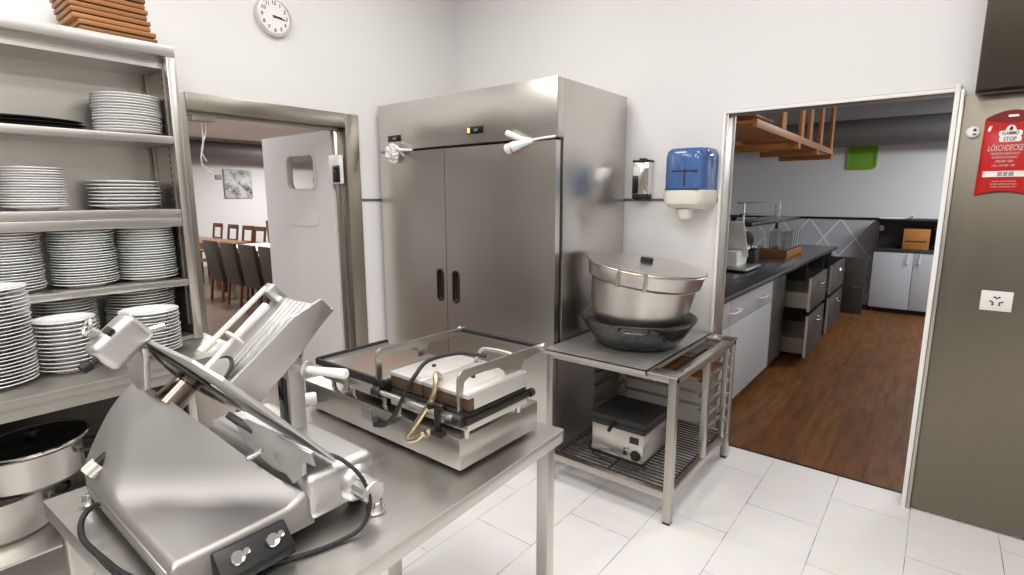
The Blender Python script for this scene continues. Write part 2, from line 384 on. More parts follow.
# grey bumper rail strips on the walls
struct(MB().box((XL, 2.17, 1.474), (XL + .006, YB, 1.490)).build('trim_1', 'rail'))
struct(MB().box((XL + .006, YB - .006, 1.474), (-.99, YB, 1.490)).build('trim_2', 'rail'))
# steel frame of the left doorway
m = MB(); J0, J1, JT = 1.147, 2.065, 1.937
for a, b in ((J0 - .095, J0), (J1, J1 + .1)):
    m.box((XL - .145, a, 0), (XL + .014, b, JT + .085), .004)
m.box((XL - .145, J0, JT), (XL + .014, J1, JT + .085), .004)
m.box((XL - .09, J1 - .018, 0), (XL - .04, J1, JT), .002); m.box((XL - .09, J0, 0), (XL - .04, J0 + .018, JT), .002); m.box((XL - .09, J0, JT - .018), (XL - .04, J1, JT), .002)
for y, z in ((1.25, 1.98), (1.83, 1.985), (2.125, 1.62), (2.12, 1.05)):
    m.cyl((XL + .013, y, z), (XL + .017, y, z), .006, seg=10)
struct(m.build('trim_3', 'door_frame'))
# metal frame of the back doorway with its white architrave strips
m = MB()
m.box((-.985, YB + .002, 0), (-.965, YB + .132, 1.965), .002); m.box((-.012, YB + .002, 0), (.01, YB + .132, 1.965), .002); m.box((-.965, YB + .002, 1.945), (-.012, YB + .132, 1.965), .002)
m.box((-.958, YB + .09, 0), (-.965, YB + .11, 1.945))
struct(m.build('trim_4', 'frame_steel'))
m = MB()
m.box((-.993, YB - .012, 0), (-.977, YB + .01, 1.96), .002); m.box((-.977, YB - .012, 1.945), (-.015, YB + .01, 1.962), .002); m.box((-.015, YB - .03, 0), (.004, YB + .01, 1.975), .002)
struct(m.build('trim_5', 'trim_white'))
struct(MB().box((.006, YB - .034, 0), (.02, YB - .0, 1.95), .002).build('trim_6', 'frame_steel'))
struct(MB().box((-.965, 3.204, -.1), (-.012, 3.222, .003)).build('trim_7', 'black'))
# steel wall cladding to the right of the doorway
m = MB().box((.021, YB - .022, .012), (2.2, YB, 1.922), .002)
o = tag(m.build('steel_wall_panel', 'steel_panel'), 'tall brushed steel panel cladding the wall right of the doorway', 'wall panel')
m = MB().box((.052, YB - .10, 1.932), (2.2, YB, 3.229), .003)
tag(m.build('steel_wall_cupboard', 'steel_dark_refl'), 'steel cupboard front above the red pouch, at top right', 'wall cupboard')

# ------------------------------------------------------------------ swing door (left doorway, open into the dining room)
LY = 2.085  # leaf plane
leaf = MB()
L0, L1 = -4.05, -3.15
wx0, wx1, wz0, wz1 = -3.72, -3.36, 1.30, 1.79  # window region with sheet below
WB = 1.555
def rounded(x0, x1, z0, z1, r, n=5, top=True, bot=True):
    pts = []
    for cx, cz, a0, on in ((x1 - r, z1 - r, 0, top), (x0 + r, z1 - r, 90, top), (x0 + r, z0 + r, 180, bot), (x1 - r, z0 + r, 270, bot)):
        if on: pts += [(cx + r * math.cos(math.radians(a0 + 90 * i / n)), cz + r * math.sin(math.radians(a0 + 90 * i / n))) for i in range(n + 1)]
        else: pts.append((x1 if a0 in (0, 270) else x0, z1 if a0 < 180 else z0))
    return pts
FX = frame((0, LY, 0), (1, 0, 0), (0, 0, 1))  # local z = -y
def ring_panel(mb, outer, inner, h0, h1, mat):
    """panel with one hole: both outlines have the same point count"""
    n = len(outer); vs = {}
    for nm, poly in (('o', outer), ('i', inner)):
        for h in (h0, h1): vs[nm, h] = [mb.bm.verts.new(mat @ V((p[0], p[1], h))) for p in poly]
    for i in range(n):
        j = (i + 1) % n
        mb.bm.faces.new((vs['o', h1][i], vs['o', h1][j], vs['i', h1][j], vs['i', h1][i]))
        mb.bm.faces.new((vs['o', h0][j], vs['o', h0][i], vs['i', h0][i], vs['i', h0][j]))
        mb.bm.faces.new((vs['o', h0][i], vs['o', h0][j], vs['o', h1][j], vs['o', h1][i]))
        mb.bm.faces.new((vs['i', h0][j], vs['i', h0][i], vs['i', h1][i], vs['i', h1][j]))
inner = rounded(wx0, wx1, WB, wz1, .05)
outer = rounded(L0, L1, .012, 1.93, .004)
ring_panel(leaf, outer, inner, 0, .042, FX)
door = struct(leaf.build('door_1', 'door_white', ang=30, origin=(L1, LY, .012)))
m = MB(); ring_panel(m, rounded(wx0 - .012, wx1 + .012, WB - .012, wz1 + .012, .058), rounded(wx0 + .006, wx1 - .006, WB + .006, wz1 - .006, .046), -.004, .046, FX)
m.build('window_gasket', 'cream_plastic', door)
MB().prism(rounded(wx0 + .004, wx1 - .004, WB + .004, wz1 - .004, .048), .017, .023, FX).build('window_pane', 'glass', door)
MB().prism(rounded(wx0 - .0, wx1 + .0, wz0, WB - .013, .035, top=False), .042, .0455, FX).build('push_plate', 'white_plastic', door)
m = MB().box((-3.135, LY - .075, 1.585), (-3.02, LY - .042, 1.765), .006).box((-3.15, LY - .0435, 1.60), (-3.04, LY - .041, 1.75))
b = m.build('closer_box', 'white_plastic', door)
m = MB().box((-3.088, LY - .082, 1.595), (-3.012, LY - .0745, 1.70), .003)
for i in range(3): m.cyl((-3.05, LY - .09, 1.615 + .033 * i), (-3.05, LY - .081, 1.615 + .033 * i), .010, seg=12)
m.build('hinge_block', 'black', b)
MB().box((-3.16, LY - .012, .05), (-3.145, LY - .0, 1.6), .002).build('hinge_strip', 'steel_dull', door)
# loose cable hanging from the frame head
h = thing('hanging_cable', 'loose white cable ends hanging from the head of the left doorway', 'cable', (-3.09, 1.27, 1.55))
p = [(-3.12, 1.235, 1.935), (-3.11, 1.25, 1.86), (-3.10, 1.245, 1.78), (-3.09, 1.225, 1.71), (-3.09, 1.235, 1.655), (-3.085, 1.285, 1.62)]
MB().tube(catmull(p, 5), .004, 6).build('cable', 'white_plastic', h)
MB().tube(catmull([(-3.12, 1.26, 1.935), (-3.11, 1.27, 1.85), (-3.1, 1.235, 1.75), (-3.09, 1.25, 1.69)], 5), .003, 6).build('cable', 'white_plastic', h)
MB().box((-3.095, 1.285, 1.595), (-3.075, 1.315, 1.622), .003).build('connector', 'grey_ink', h)
MB().box((-3.15, 1.19, 1.895), (-3.07, 1.31, 1.934), .004).build('junction_box', 'frame_steel', h)

# ------------------------------------------------------------------ wall clock
ck = thing('wall_clock', 'round white wall clock with grey rim high on the left wall', 'clock', (XL, 1.645, 2.505))
CM = frame((XL, 1.640, 2.487), (0, 1, 0), (0, 0, 1)) @ Matrix.Scale(.91, 4)
MB().lathe([(0, 0), (.106, 0), (.112, .006), (.112, .030), (.108, .036), (.100, .036), (.096, .026), (0, .026)], CM, 48).build('case', 'pot_lid', ck)
MB().lathe([(0, .0262), (.0955, .0262), (.0955, .0275), (0, .0275)], CM, 48).build('dial', 'white_plastic', ck)
for i in range(1, 13):
    a = PI / 2 - i * PI / 6
    text_mesh('numeral', str(i), .030, None, CM @ Matrix.Translation((.077 * math.cos(a), .077 * math.sin(a), .0282)), 'ink', ck)
for nm, ang, l, wd in (('hour_hand', math.radians(-4), .047, .0048), ('minute_hand', math.radians(-7), .066, .0034)):
    MB().box((-.012, -wd, .0295), (l, wd, .0315), 0, CM @ Matrix.Rotation(ang, 4, 'Z')).build(nm, 'ink', ck)
MB().lathe([(0, .028), (.006, .028), (.006, .034), (0, .034)], CM, 14).build('hub', 'ink', ck)

# ------------------------------------------------------------------ worktop along the left wall
WT = .84
wt = thing('wall_worktop', 'long stainless worktop with open undershelf along the left wall, stacked with plates', 'worktop', (-2.67, .3, 0))
WY0, WY1 = -.8, 1.045
m = MB().box((-3.02, WY0, WT - .035), (-2.34, WY1, WT), .004); m.box((-2.358, WY0, WT - .075), (-2.345, WY1, WT - .03), .002)
m.build('top', 'steel_dull', wt)
MB().box((-3.02, WY0, .255), (-2.36, WY1, .265), .003).build('undershelf', 'steel_y', wt)
MB().box((-3.02, WY0, .3), (-3.005, WY1, .80)).build('back_panel', 'dark_metal', wt)  # panel coloured dark to paint in the shadow under the worktop
for y in (WY0 + .03, WY1 - .03):
    for x in (-2.98, -2.385): MB().box((x - .02, y - .02, 0), (x + .02, y + .02, WT - .036), .003).build('leg', 'steel', wt)
# shelf unit standing on it
SX = -2.70; SB = XL + .008; SY0, SY1 = -.6, 1.0
su = thing('plate_shelf', 'open stainless shelf unit standing on the worktop, filled with white plates', 'shelf', (-2.86, .2, WT))
def shelf_side(y0, y1):
    return MB().box((SB, y0, WT + .001), (SX - .004, y1, 1.44)).box((SB, y0, 1.44), (SX - .004, y1 - .0, 2.15))
m = shelf_side(SY1 - .028, SY1); m.build('side_panel', 'door_frame', su); MB().box((SX - .03, SY1 - .034, WT + .001), (SX, SY1 + .004, 2.15), .003).build('corner_post', 'steel', su)  # both side panels in darker steel, imitating the dark interior they reflect
m = shelf_side(SY0, SY0 + .028); m.build('side_panel', 'door_frame', su); MB().box((SX - .03, SY0, WT + .001), (SX, SY0 + .034, 2.15), .003).build('corner_post', 'steel', su)
MB().box((SB, SY0 + .03, WT + .002), (SB + .012, SY1 - .03, 2.11)).build('back_panel', 'steel_h', su)
MB().box((SB, SY0 + .0, 2.102), (SX + .002, SY1 + .002, 2.150), .003).box((SB, SY0 + .03, 2.06), (SX - .06, SY1 - .03, 2.102)).build('top_panel', 'steel_y', su)
for nm, z, t in (('shelf_board', 1.768, .034), ('shelf_board', 1.449, .038), ('shelf_board', 1.411, .040), ('shelf_board', 1.128, .030), ('bottom_board', WT + .022, .02)):
    MB().box((SB + .013, SY0 + .03, z - t), (SX - .001, SY1 - .035, z), .003).build(nm, 'steel_y', su)
m = MB()
for x in (SX - .075, SB + .05):
    m.box((x - .012, SY1 - .032, .9), (x + .012, SY1 - .028, 2.08))
m.build('slotted_strip', 'steel_dull', su)
for zz0, zz1, x in ((.9, 1.35, SX - .075), (1.47, 2.04, SX - .075)):
    m = MB(); k = int((zz1 - zz0) / .03)
    for i in range(k): m.box((x - .005, SY1 - .0335, zz0 + i * .03), (x + .005, SY1 - .0315, zz0 + i * .03 + .016))
    m.build('slot_row', 'ink', su)

# ------------------------------------------------------------------ plates
def plate_mesh(r, h, deep=0.):
    t = .0035
    m = MB()
    pr = [(0, .004), (r * .50, .004), (r * .53, 0), (r * .58, 0), (r * .60, .004), (r * .72, h * .45), (r * .985, h - t), (r, h - t * .5), (r * .985, h), (r * .70, h * .45 + t * 1.2), (r * .58, .004 + t * 1.3), (0, .004 + t * 1.3)]
    return m.lathe(pr, None, 40)
PROTO = {}
def stack(x, y, r, z0, z1, n, where, group, kind='dinner_plate', word='white dinner plate', h=.02, jig=.003):
    key = (round(r, 3), round(h, 3))
    pitch = (z1 - z0 - h) / max(1, n - 1)
    for i in range(n):
        k = n - i
        pos = 'bottom plate' if k == n else (ORD[k] + ' plate' if k == 1 else ORD[k] + ' plate down')
        label = 'white %s, %s' % (pos, where)
        loc = (x + random.uniform(-jig, jig), y + random.uniform(-jig, jig), z0 + i * pitch)
        if key not in PROTO:
            PROTO[key] = plate_mesh(r, h).build(kind, 'china', origin=(0, 0, 0)); o = PROTO[key]
        else:
            o = PROTO[key].copy(); C.objects.link(o)
        o.location = loc; o.rotation_euler = (random.uniform(-.008, .008), random.uniform(-.008, .008), random.uniform(0, 6))
        tag(o, label, 'plate', group)
S1, S2, S3, S4 = 1.769, 1.45, 1.129, WT + .023
stack(-2.85, .845, .130, S1, 1.935, 14, 'stack on the top shelf', 'plates on the top shelf')
stack(-2.84, .490, .105, S2, 1.617, 16, 'tall left stack on second shelf', 'plates on the second shelf')
stack(-2.85, .800, .135, S2, 1.572, 8, 'low right stack on second shelf', 'plates on the second shelf')
stack(-2.835, .375, .112, S3, 1.366, 21, 'left of three stacks on third shelf', 'plates on the third shelf')
stack(-2.83, .618, .115, S3, 1.374, 22, 'middle of three stacks on third shelf', 'plates on the third shelf')
stack(-2.83, .848, .115, S3, 1.370, 21, 'right of three stacks on third shelf', 'plates on the third shelf')
stack(-2.85, .536, .11, S4, 1.083, 17, 'left stack beneath the lowest shelf board', 'plates under the lowest shelf')
stack(-2.855, .810, .135, S4, 1.101, 18, 'right stack beneath the lowest shelf board', 'plates under the lowest shelf')
stack(-2.57, .262, .122, WT + .001, 1.193, 27, 'tallest stack at worktop front left', 'plates on the worktop front')
stack(-2.585, .478, .098, WT + .001, 1.046, 13, 'middle stack at the worktop front', 'plates on the worktop front', h=.024)
stack(-2.585, .758, .109, WT + .001, 1.033, 13, 'front stack behind the slicer head', 'plates on the worktop front', h=.026)
# serving platters on the top shelf
pl = None
for i in range(3):
    m = MB().lathe([(0, 0), (.075, 0), (.11, .008), (.113, .010), (.11, .012), (.075, .005), (0, .005)], Matrix.Translation((-2.845 + .01 * i, .50 - .012 * i, S1 + .012 * i)), 36, 1.75)
    o = m.build('serving_platter', 'dark_metal')
    tag(o, ('bottom', 'middle', 'topmost')[i] + ' oval dark platter of the flat pile on the top shelf', 'platter', 'platters on the top shelf')
# wooden boards on top of the shelf
z = 2.151
offs = [(.0, .012), (.004, .008), (-.006, -.008), (-.004, -.006), (-.014, -.014), (-.010, -.010), (-.018, -.016), (-.014, -.014)]
for i, (dx, dy) in enumerate(offs):
    y0 = .668 + (0 if i > 1 else .012) - i * .004; y1 = .934 + dy
    m = MB().box((-2.93 + dx, y0, z), (-2.712 + dx, y1, z + .018), .003)
    o = m.build('wooden_board', 'board'); k = len(offs) - i
    nm = 'topmost' if k == 1 else ('bottom' if i == 0 else ORD[k])
    tag(o, 'brown wooden board, %s in the pile on top of the shelf unit' % (nm if nm in ('topmost', 'bottom') else nm + ' from the top'), 'board', 'wooden boards on the shelf top'); z += .0225

# ------------------------------------------------------------------ pots on the undershelf
def big_pot(x, y, r, z0, hh, label, lid):
    p = thing('cooking_pot', label, 'pot', (x, y, z0))
    T_ = Matrix.Translation((x, y, z0))
    MB().lathe([(0, 0), (r - .02, 0), (r, .02), (r, hh - .006), (r + .007, hh), (r - .004, hh), (r - .006, .022), (r - .024, .008), (0, .008)], T_, 56).build('body', 'pot', p)
    for s in (-1, 1):
        c = V((x, y, z0 + hh * .7)); d = V((math.cos(1.25 * s - .2), math.sin(1.25 * s - .2), 0)) if 0 else V((.35 * s, s, 0)).normalized(); q = V((-d.y, d.x, 0))
        pts = [c + d * (r - .002) + q * .055, c + d * (r + .035) + q * .05, c + d * (r + .045), c + d * (r + .035) - q * .05, c + d * (r - .002) - q * .055]
        MB().tube(catmull(pts, 5), .008, 8).build('handle', 'black', p)
    return p
UZ = .266
big_pot(-2.64, .225, .158, UZ, .162, 'lower wide stainless pot standing on the undershelf at bottom left', 0)
p2 = big_pot(-2.645, .32, .168, UZ + .163, .14, 'upper wide stainless pot stacked on another pot on the undershelf', 1)
pd = thing('pan_lid', 'dark round lid with steel rim lying tilted on the upper pot', 'lid', (-2.64, .35, UZ + .304))
LM = Matrix.Translation((-2.645, .345, UZ + .312)) @ Matrix.Rotation(math.radians(3), 4, 'X')
MB().lathe([(0, .018), (.10, .014), (.165, .004), (.165, 0), (.10, .009), (0, .013)], LM, 48).build('dome', 'black_gloss', pd)
MB().lathe([(.163, -.004), (.172, -.004), (.174, .002), (.172, .007), (.163, .006), (.163, -.004)], LM, 48).build('rim', 'chrome', pd)
MB().lathe([(0, .018), (.012, .018), (.010, .028), (.022, .034), (.020, .044), (0, .046)], LM, 20).build('knob', 'black', pd)

# ------------------------------------------------------------------ refrigerator
FY, FX0, FX1, FZ = 2.30, -2.978, -1.556, 2.092
fr = thing('upright_refrigerator', 'tall two-door stainless refrigerator standing in the corner', 'refrigerator', (-2.27, 2.67, 0))
m = MB().box((FX0, FY + .065, .13), (FX1, 3.05, FZ), .002); m.build('cabinet', 'steel', fr)
m = MB().box((FX0, FY, 1.800), (FX1, FY + .0645, FZ), .003); m.build('header_panel', 'steel_h', fr)
MB().box((FX0 + .004, FY + .03, .13), (FX1 - .006, FY + .0648, 1.799)).build('door_gasket', 'black', fr)
XM = -2.366
for x0, x1, hx in ((FX0, XM - .002, -2.424), (XM + .002, FX1 - .004, -2.287)):
    hz = .955; hw, hh = .026, .098
    m = MB()
    ring_panel(m, rounded(x0, x1, .15, 1.786, .003), rounded(hx - hw, hx + hw, hz - hh, hz + hh, .024), 0, .04, frame((0, FY + .04, 0), (1, 0, 0), (0, 0, 1)))
    d = m.build('door', 'steel', fr)
    hp = MB(); ring_panel(hp, rounded(hx - hw - .004, hx + hw + .004, hz - hh - .004, hz + hh + .004, .027), rounded(hx - hw + .006, hx + hw - .006, hz - hh + .006, hz + hh - .006, .02), -.002, .006, frame((0, FY + .002, 0), (1, 0, 0), (0, 0, 1)))
    hp.prism(rounded(hx - hw + .002, hx + hw - .002, hz - hh + .002, hz + hh - .002, .022), -.03, -.026, frame((0, FY + .002, 0), (1, 0, 0), (0, 0, 1)))
    hp.build('recessed_handle', 'black', d)
for hx in (-2.823, -2.112):
    dd = MB().box((hx - .062, FY - .005, 1.853), (hx + .062, FY + .0, 1.894), .004).build('display', 'black_gloss', fr)
    if hx > -2.5: MB().box((hx - .056, FY - .0062, 1.860), (hx - .038, FY - .005, 1.888)).build('lit_icon', 'led', dd)
    text_mesh('readout', '88.8' if hx < -2.5 else '8.8', .022, None, frame((hx + .01, FY - .006, 1.873), (1, 0, 0), (0, 0, 1)), 'grey_ink', dd)
for x in (FX0 + .08, FX1 - .08):
    for y in (FY + .1, 2.97): MB().cyl((x, y, 0), (x, y, .131), .022, seg=14).build('foot', 'black', fr)
# cloths tied around the door tops
def tied_cloth(x, seed, label, rope):
    rnd = random.Random(seed)
    t = thing('tied_cloth', label, 'cloth', (x, FY - .02, 1.74))
    m = MB()
    if rope:
        m.tube(catmull([(x + .10, FY - .008, 1.792), (x + .03, FY - .02, 1.803), (x - .02, FY - .030, 1.822), (x - .055, FY - .03, 1.836)], 5), [.006 + .010 * min(1, i / 8) for i in range(16)], 10)
        m.build('upper_end', 'cloth_white', t)
        m = MB(); m.tube(catmull([(x + .10, FY - .010, 1.786), (x + .04, FY - .024, 1.775), (x - .01, FY - .036, 1.762), (x - .05, FY - .034, 1.752)], 5), [.008 + .019 * min(1, i / 9) for i in range(16)], 12)
        lo = m.build('lower_end', 'cloth_white', t)
        m = MB()
        for k in (0, .016): m.tube([(x - .022 + k, FY - .035 + .0262 * math.cos(a), 1.7605 - k * .3 + .026 * math.sin(a)) for a in [i * 2 * PI / 16 for i in range(16)]], .0022, 6, closed=True)
        m.build('stripe', 'red_mark', lo)
        m = MB().tube(catmull([(x + .09, FY - .012, 1.79), (x + .16, FY - .012, 1.797), (x + .24, FY - .01, 1.800)], 4), .006, 8); m.build('tie', 'cloth_white', t)
    else:
        for k in range(9):
            pts = []; a = rnd.uniform(0, 6)
            cx, cz = x + rnd.uniform(-.04, .04), 1.785 + rnd.uniform(-.045, .035)
            for j in range(6): pts.append((cx + .045 * math.cos(a + j * 1.15) * rnd.uniform(.5, 1), FY - .03 + rnd.uniform(-.018, .01), cz + .035 * math.sin(a + j * 1.15) * rnd.uniform(.5, 1)))
            m.tube(catmull(pts, 4), [.009 + .004 * math.sin(i) for i in range(21)], 8)
        m.build('knot', 'cloth_white', t)
        m = MB().tube(catmull([(x + .02, FY - .03, 1.80), (x + .08, FY - .022, 1.795), (x + .15, FY - .012, 1.792)], 5), [.014 - .0008 * i for i in range(11)], 8); m.build('tail', 'cloth_white', t)
        m = MB().tube(catmull([(x + .04, FY - .03, 1.79), (x + .075, FY - .03, 1.768), (x + .09, FY - .028, 1.752)], 5), .009, 8); lab(m.build('tail', 'grey_ink', t), 'grey cloth tail')
tied_cloth(-2.79, 3, 'knotted white cloth tied at the top left of the left refrigerator door', False)
tied_cloth(-1.80, 5, 'rolled white cloth with red stripes wedged above the right refrigerator door', True)

# ------------------------------------------------------------------ wall dispensers
sd = thing('soap_dispenser', 'small chrome and black soap dispenser beside the refrigerator', 'soap dispenser', (-1.437, YB, 1.48))
m = MB().box((-1.488, YB - .075, 1.512), (-1.386, YB - .001, 1.708), .012); sc_ = m.build('cover', 'chrome', sd)
MB().box((-1.491, YB - .079, 1.704), (-1.383, YB - .001, 1.717), .005).build('cap', 'black', sd)
MB().box((-1.455, YB - .06, 1.716), (-1.415, YB - .025, 1.727), .003).build('lock', 'black', sd)
MB().prism([(-1.486, 1.515), (-1.388, 1.515), (-1.392, 1.487), (-1.42, 1.478), (-1.455, 1.478), (-1.482, 1.490)], .003, .082, frame((0, YB, 0), (1, 0, 0), (0, 0, 1)), .004).build('push_bar', 'black', sd)
MB().box((-1.482, YB - .0765, 1.628), (-1.440, YB - .0745, 1.678), .001).build('label_sticker', 'white_ink', sc_)
MB().box((-1.486, YB - .0765, 1.52), (-1.448, YB - .0748, 1.624), .0005).build('level_window', 'black_gloss', sc_)
td = thing('towel_dispenser', 'blue and white centre-pull paper towel dispenser beside the doorway', 'towel dispenser', (-1.13, YB, 1.376))
TM = Matrix.Translation((-1.145, YB - .105, 0))
def bowed(x0, x1, y0, yb, z0, z1, n=10, taper=0., r=.05):
    """D-shaped shell bowing out of the wall"""
    mb = MB(); pts = []
    for i in range(n + 1):
        a = PI * i / n; ca, sa = math.cos(a), math.sin(a)
        ex = abs(ca) ** .55 * (1 if ca > 0 else -1); ey = abs(sa) ** .55
        pts.append(((x0 + x1) / 2 + (x1 - x0) / 2 * ex, yb - (yb - y0) * ey))
    return mb, pts
def bowed_shell(prof, name, mat, par, x0, x1, y0):
    mb = MB(); rings = []; n = 16; cx = (x0 + x1) / 2
    for sc_, z in prof:
        ring = []
        for i in range(n + 1):
            a = PI * i / n; ca, sa = math.cos(a), math.sin(a)
            ex = abs(ca) ** .5 * (1 if ca > 0 else -1); ey = abs(sa) ** .5
            ring.append(mb.bm.verts.new((cx + (x1 - x0) / 2 * ex * sc_, YB - .001 - (YB - y0) * ey * sc_, z)))
        rings.append(ring)
    for A, B in zip(rings, rings[1:]):
        for i in range(n): mb.bm.faces.new((A[i], A[i + 1], B[i + 1], B[i]))
        mb.bm.faces.new((A[n], A[0], B[0], B[n]))
    mb.bm.faces.new(rings[0]); mb.bm.faces.new(rings[-1][::-1])
    return mb.build(name, mat, par)
bc = bowed_shell([(.97, 1.537), (.985, 1.545), (.985, 1.715), (.95, 1.745), (.85, 1.762)], 'cover', 'blue_clear', td, -1.258, -1.002, YB - .205)
MB().box((-1.19, YB - .2065, 1.635), (-1.045, YB - .199, 1.642), .001).box((-1.12, YB - .2065, 1.56), (-1.113, YB - .199, 1.65), .001).build('window_slit', 'ink', bc)
bowed_shell([(.55, 1.432), (.84, 1.440), (.97, 1.462), (1.0, 1.49), (1.0, 1.532), (.97, 1.5365)], 'base', 'cream_plastic', td, -1.262, -.998, YB - .21)
MB().lathe([(.046, 1.434), (.044, 1.395), (.036, 1.378), (.02, 1.378), (.02, 1.434)], Matrix.Translation((-1.135, YB - .115, 0)), 24).build('outlet', 'cream_plastic', td)
MB().box((-1.225, YB - .20, 1.5366), (-1.035, YB - .206, 1.5445), .001).build('seam', 'ink', td)

# ------------------------------------------------------------------ things on the steel panel
PF = YB - .022
rd = thing('round_wall_hook', 'small round white disc fixed to the steel panel beside the red pouch', 'wall fitting', (.062, PF, 1.769))
DM = frame((.062, PF, 1.769), (1, 0, 0), (0, 0, 1))
MB().lathe([(0, 0), (.023, 0), (.024, .008), (.018, .016), (0, .018)], DM, 28).build('disc', 'white_plastic', rd)
MB().lathe([(0, .017), (.006, .017), (.006, .019), (0, .019)], DM @ Matrix.Translation((.006, .008, 0)), 12).build('hole', 'ink', rd)
MB().box((.0, -.012, .017), (.012, -.006, .0185), 0, DM).build('slot', 'ink', rd)
so = thing('power_socket', 'white wall socket with three sets of holes on the steel panel', 'socket', (.217, PF, 1.055))
SM = frame((.217, PF, 1.055), (1, 0, 0), (0, 0, 1))
MB().box((-.052, -.043, 0), (.052, .043, .009), .003, SM).build('plate', 'white_plastic', so)
MB().lathe([(0, .009), (.029, .009), (.030, .0115), (.027, .0125), (0, .0125)], SM, 32).build('insert', 'white_plastic', so)
m = MB()
for k in range(3):
    a = math.radians(60 + 120 * k) + .5
    c = V((.017 * math.cos(a), .017 * math.sin(a), 0))
    for q in (-.0075, 0, .0075):
        d = c + V((-math.sin(a), math.cos(a), 0)) * q - V((math.cos(a), math.sin(a), 0)) * (.004 if q == 0 else 0)
        m.cyl(SM @ (d + V((0, 0, .0122))), SM @ (d + V((0, 0, .0131))), .0042, seg=10)
m.build('pin_hole', 'ink', so)
# red fire blanket pouch
fb = thing('fire_blanket_pouch', 'red fire blanket pouch with white lettering hanging on the steel panel', 'fire blanket', (.20, PF, 1.49))
BX0, BX1, BZ0, BZ1 = .094, .262, 1.502, 1.820
KP = .168 / .214
def pouch(u, v):
    wdt = (BX1 - BX0) / 2 * (1 + .05 * (1 - v)); cx = (BX0 + BX1) / 2 + .004
    x = cx + wdt * (2 * u - 1) 
    z = BZ0 + (BZ1 - BZ0) * v - (.022 * (1 - (2 * u - 1) ** 2) * v - .022 * (1 - (2 * u - 1) ** 2) * (1 - v))
    bulge = .024 * math.sqrt(max(0, 1 - (2 * u - 1) ** 2)) * (.45 + .55 * math.sin(PI * min(1, v + .15)) ) + .003
    return V((x, PF - bulge, z))
m = MB(); g = m.grid(pouch, 24, 20)
back = [[m.bm.verts.new((vv.co.x, PF - .0005, vv.co.z)) for vv in row] for row in g]
for i in range(24):
    for j in range(20): m.bm.faces.new((back[i][j], back[i][j + 1], back[i + 1][j + 1], back[i + 1][j]))
for j in range(20):
    m.bm.faces.new((g[0][j], g[0][j + 1], back[0][j + 1], back[0][j])); m.bm.faces.new((g[24][j], g[24][j + 1], back[24][j + 1], back[24][j]))
for i in range(24):
    m.bm.faces.new((g[i][0], g[i + 1][0], back[i + 1][0], back[i][0])); m.bm.faces.new((g[i][20], g[i + 1][20], back[i + 1][20], back[i][20]))
pbody = m.build('pouch', 'red', fb)
fl = []
cxp = (BX0 + BX1) / 2 + .004
for i in range(17):
    t = -1 + i / 8; fl.append((cxp + .106 * KP * t, 1.820 + .030 * (1 - t * t)))
for i in range(17):
    t = 1 - i / 8; fl.append((cxp + .106 * KP * t, 1.818 - .022 * (1 - t * t)))
fl2 = fl[:17] + fl[18:33]
m = MB().prism(fl2, .004, .012, frame((0, PF, 0), (1, 0, 0), (0, 0, 1))); m.build('flap', 'red_dark', fb)
MB().box((cxp - .014, PF - .0135, 1.822), (cxp + .018, PF - .0118, 1.831), .0005).build('hanging_slot', 'white_ink', fb)
def on_pouch(x, z, off=.0008):
    u = (x - (cxp - (BX1 - BX0) / 2)) / (BX1 - BX0); v = (z - BZ0) / (BZ1 - BZ0)
    return V((x, pouch(min(.98, max(.02, u)), v).y - off, z))
def ptext(txt, x, z, size, mtl, sx=1., shear=0.):
    sx *= KP * .84; x = cxp + (x - cxp) * KP; shear *= KP
    o = text_mesh('lettering', txt, size, None, frame((x, 0, z), (1, 0, 0), (0, 0, 1)), mtl, fb, .0003, 'CENTER', sx)
    for v in o.data.vertices:
        wp = WM[fb] @ v.co; wp.x += shear * (wp.z - z); q = on_pouch(wp.x, wp.z, .0010 + (.0004 if v.co.y < 0 else 0)); v.co = WM[fb].inverted() @ V((wp.x, q.y, wp.z))
    return o
def pcurve(poly, mtl, nm, off):
    if nm == 'label_strip': poly = [(cxp + (x - cxp) / 1.06, z) for x, z in poly]
    poly = [(cxp + (x - cxp) * KP, z) for x, z in poly]
    m = MB()
    if len(poly) == 4:
        a, b, c, d = poly; k = 14
        top = [(a[0] + (b[0] - a[0]) * i / k, a[1] + (b[1] - a[1]) * i / k) for i in range(k + 1)]
        bot = [(d[0] + (c[0] - d[0]) * i / k, d[1] + (c[1] - d[1]) * i / k) for i in range(k + 1)]
        rows = [[m.bm.verts.new(on_pouch(x, z, off)) for x, z in r] for r in (top, bot)]
        for i in range(k): m.bm.faces.new((rows[0][i], rows[0][i + 1], rows[1][i + 1], rows[1][i]))
    else:
        vs_ = [m.bm.verts.new(on_pouch(x, z, off)) for x, z in poly]; vb = [m.bm.verts.new(on_pouch(x, z, off - .0006)) for x, z in poly]
        m.bm.faces.new(vs_); m.bm.faces.new(vb[::-1]); n = len(poly)
        for i in range(n): m.bm.faces.new((vs_[i], vs_[(i + 1) % n], vb[(i + 1) % n], vb[i]))
    return m.build(nm, mtl, fb)
pcurve(rounded(cxp - .042, cxp + .045, 1.722, 1.744, .008), 'white_ink', 'logo_band', .0009)
pcurve(rounded(cxp - .046, cxp + .046, 1.744, 1.768, .009), 'white_ink', 'logo_band', .0009)
pcurve([(cxp + .022 * math.cos(i * PI / 10), 1.764 + .026 * math.sin(i * PI / 10)) for i in range(11)], 'white_ink', 'logo_dome', .0009)
pcurve([(cxp - .006, 1.768), (cxp + .006, 1.768), (cxp + .008, 1.776), (cxp + .001, 1.788), (cxp - .007, 1.777)], 'ink', 'logo_flame', .0013)
ptext('FLAMMO', cxp, 1.756, .021, 'red_dark', .95)
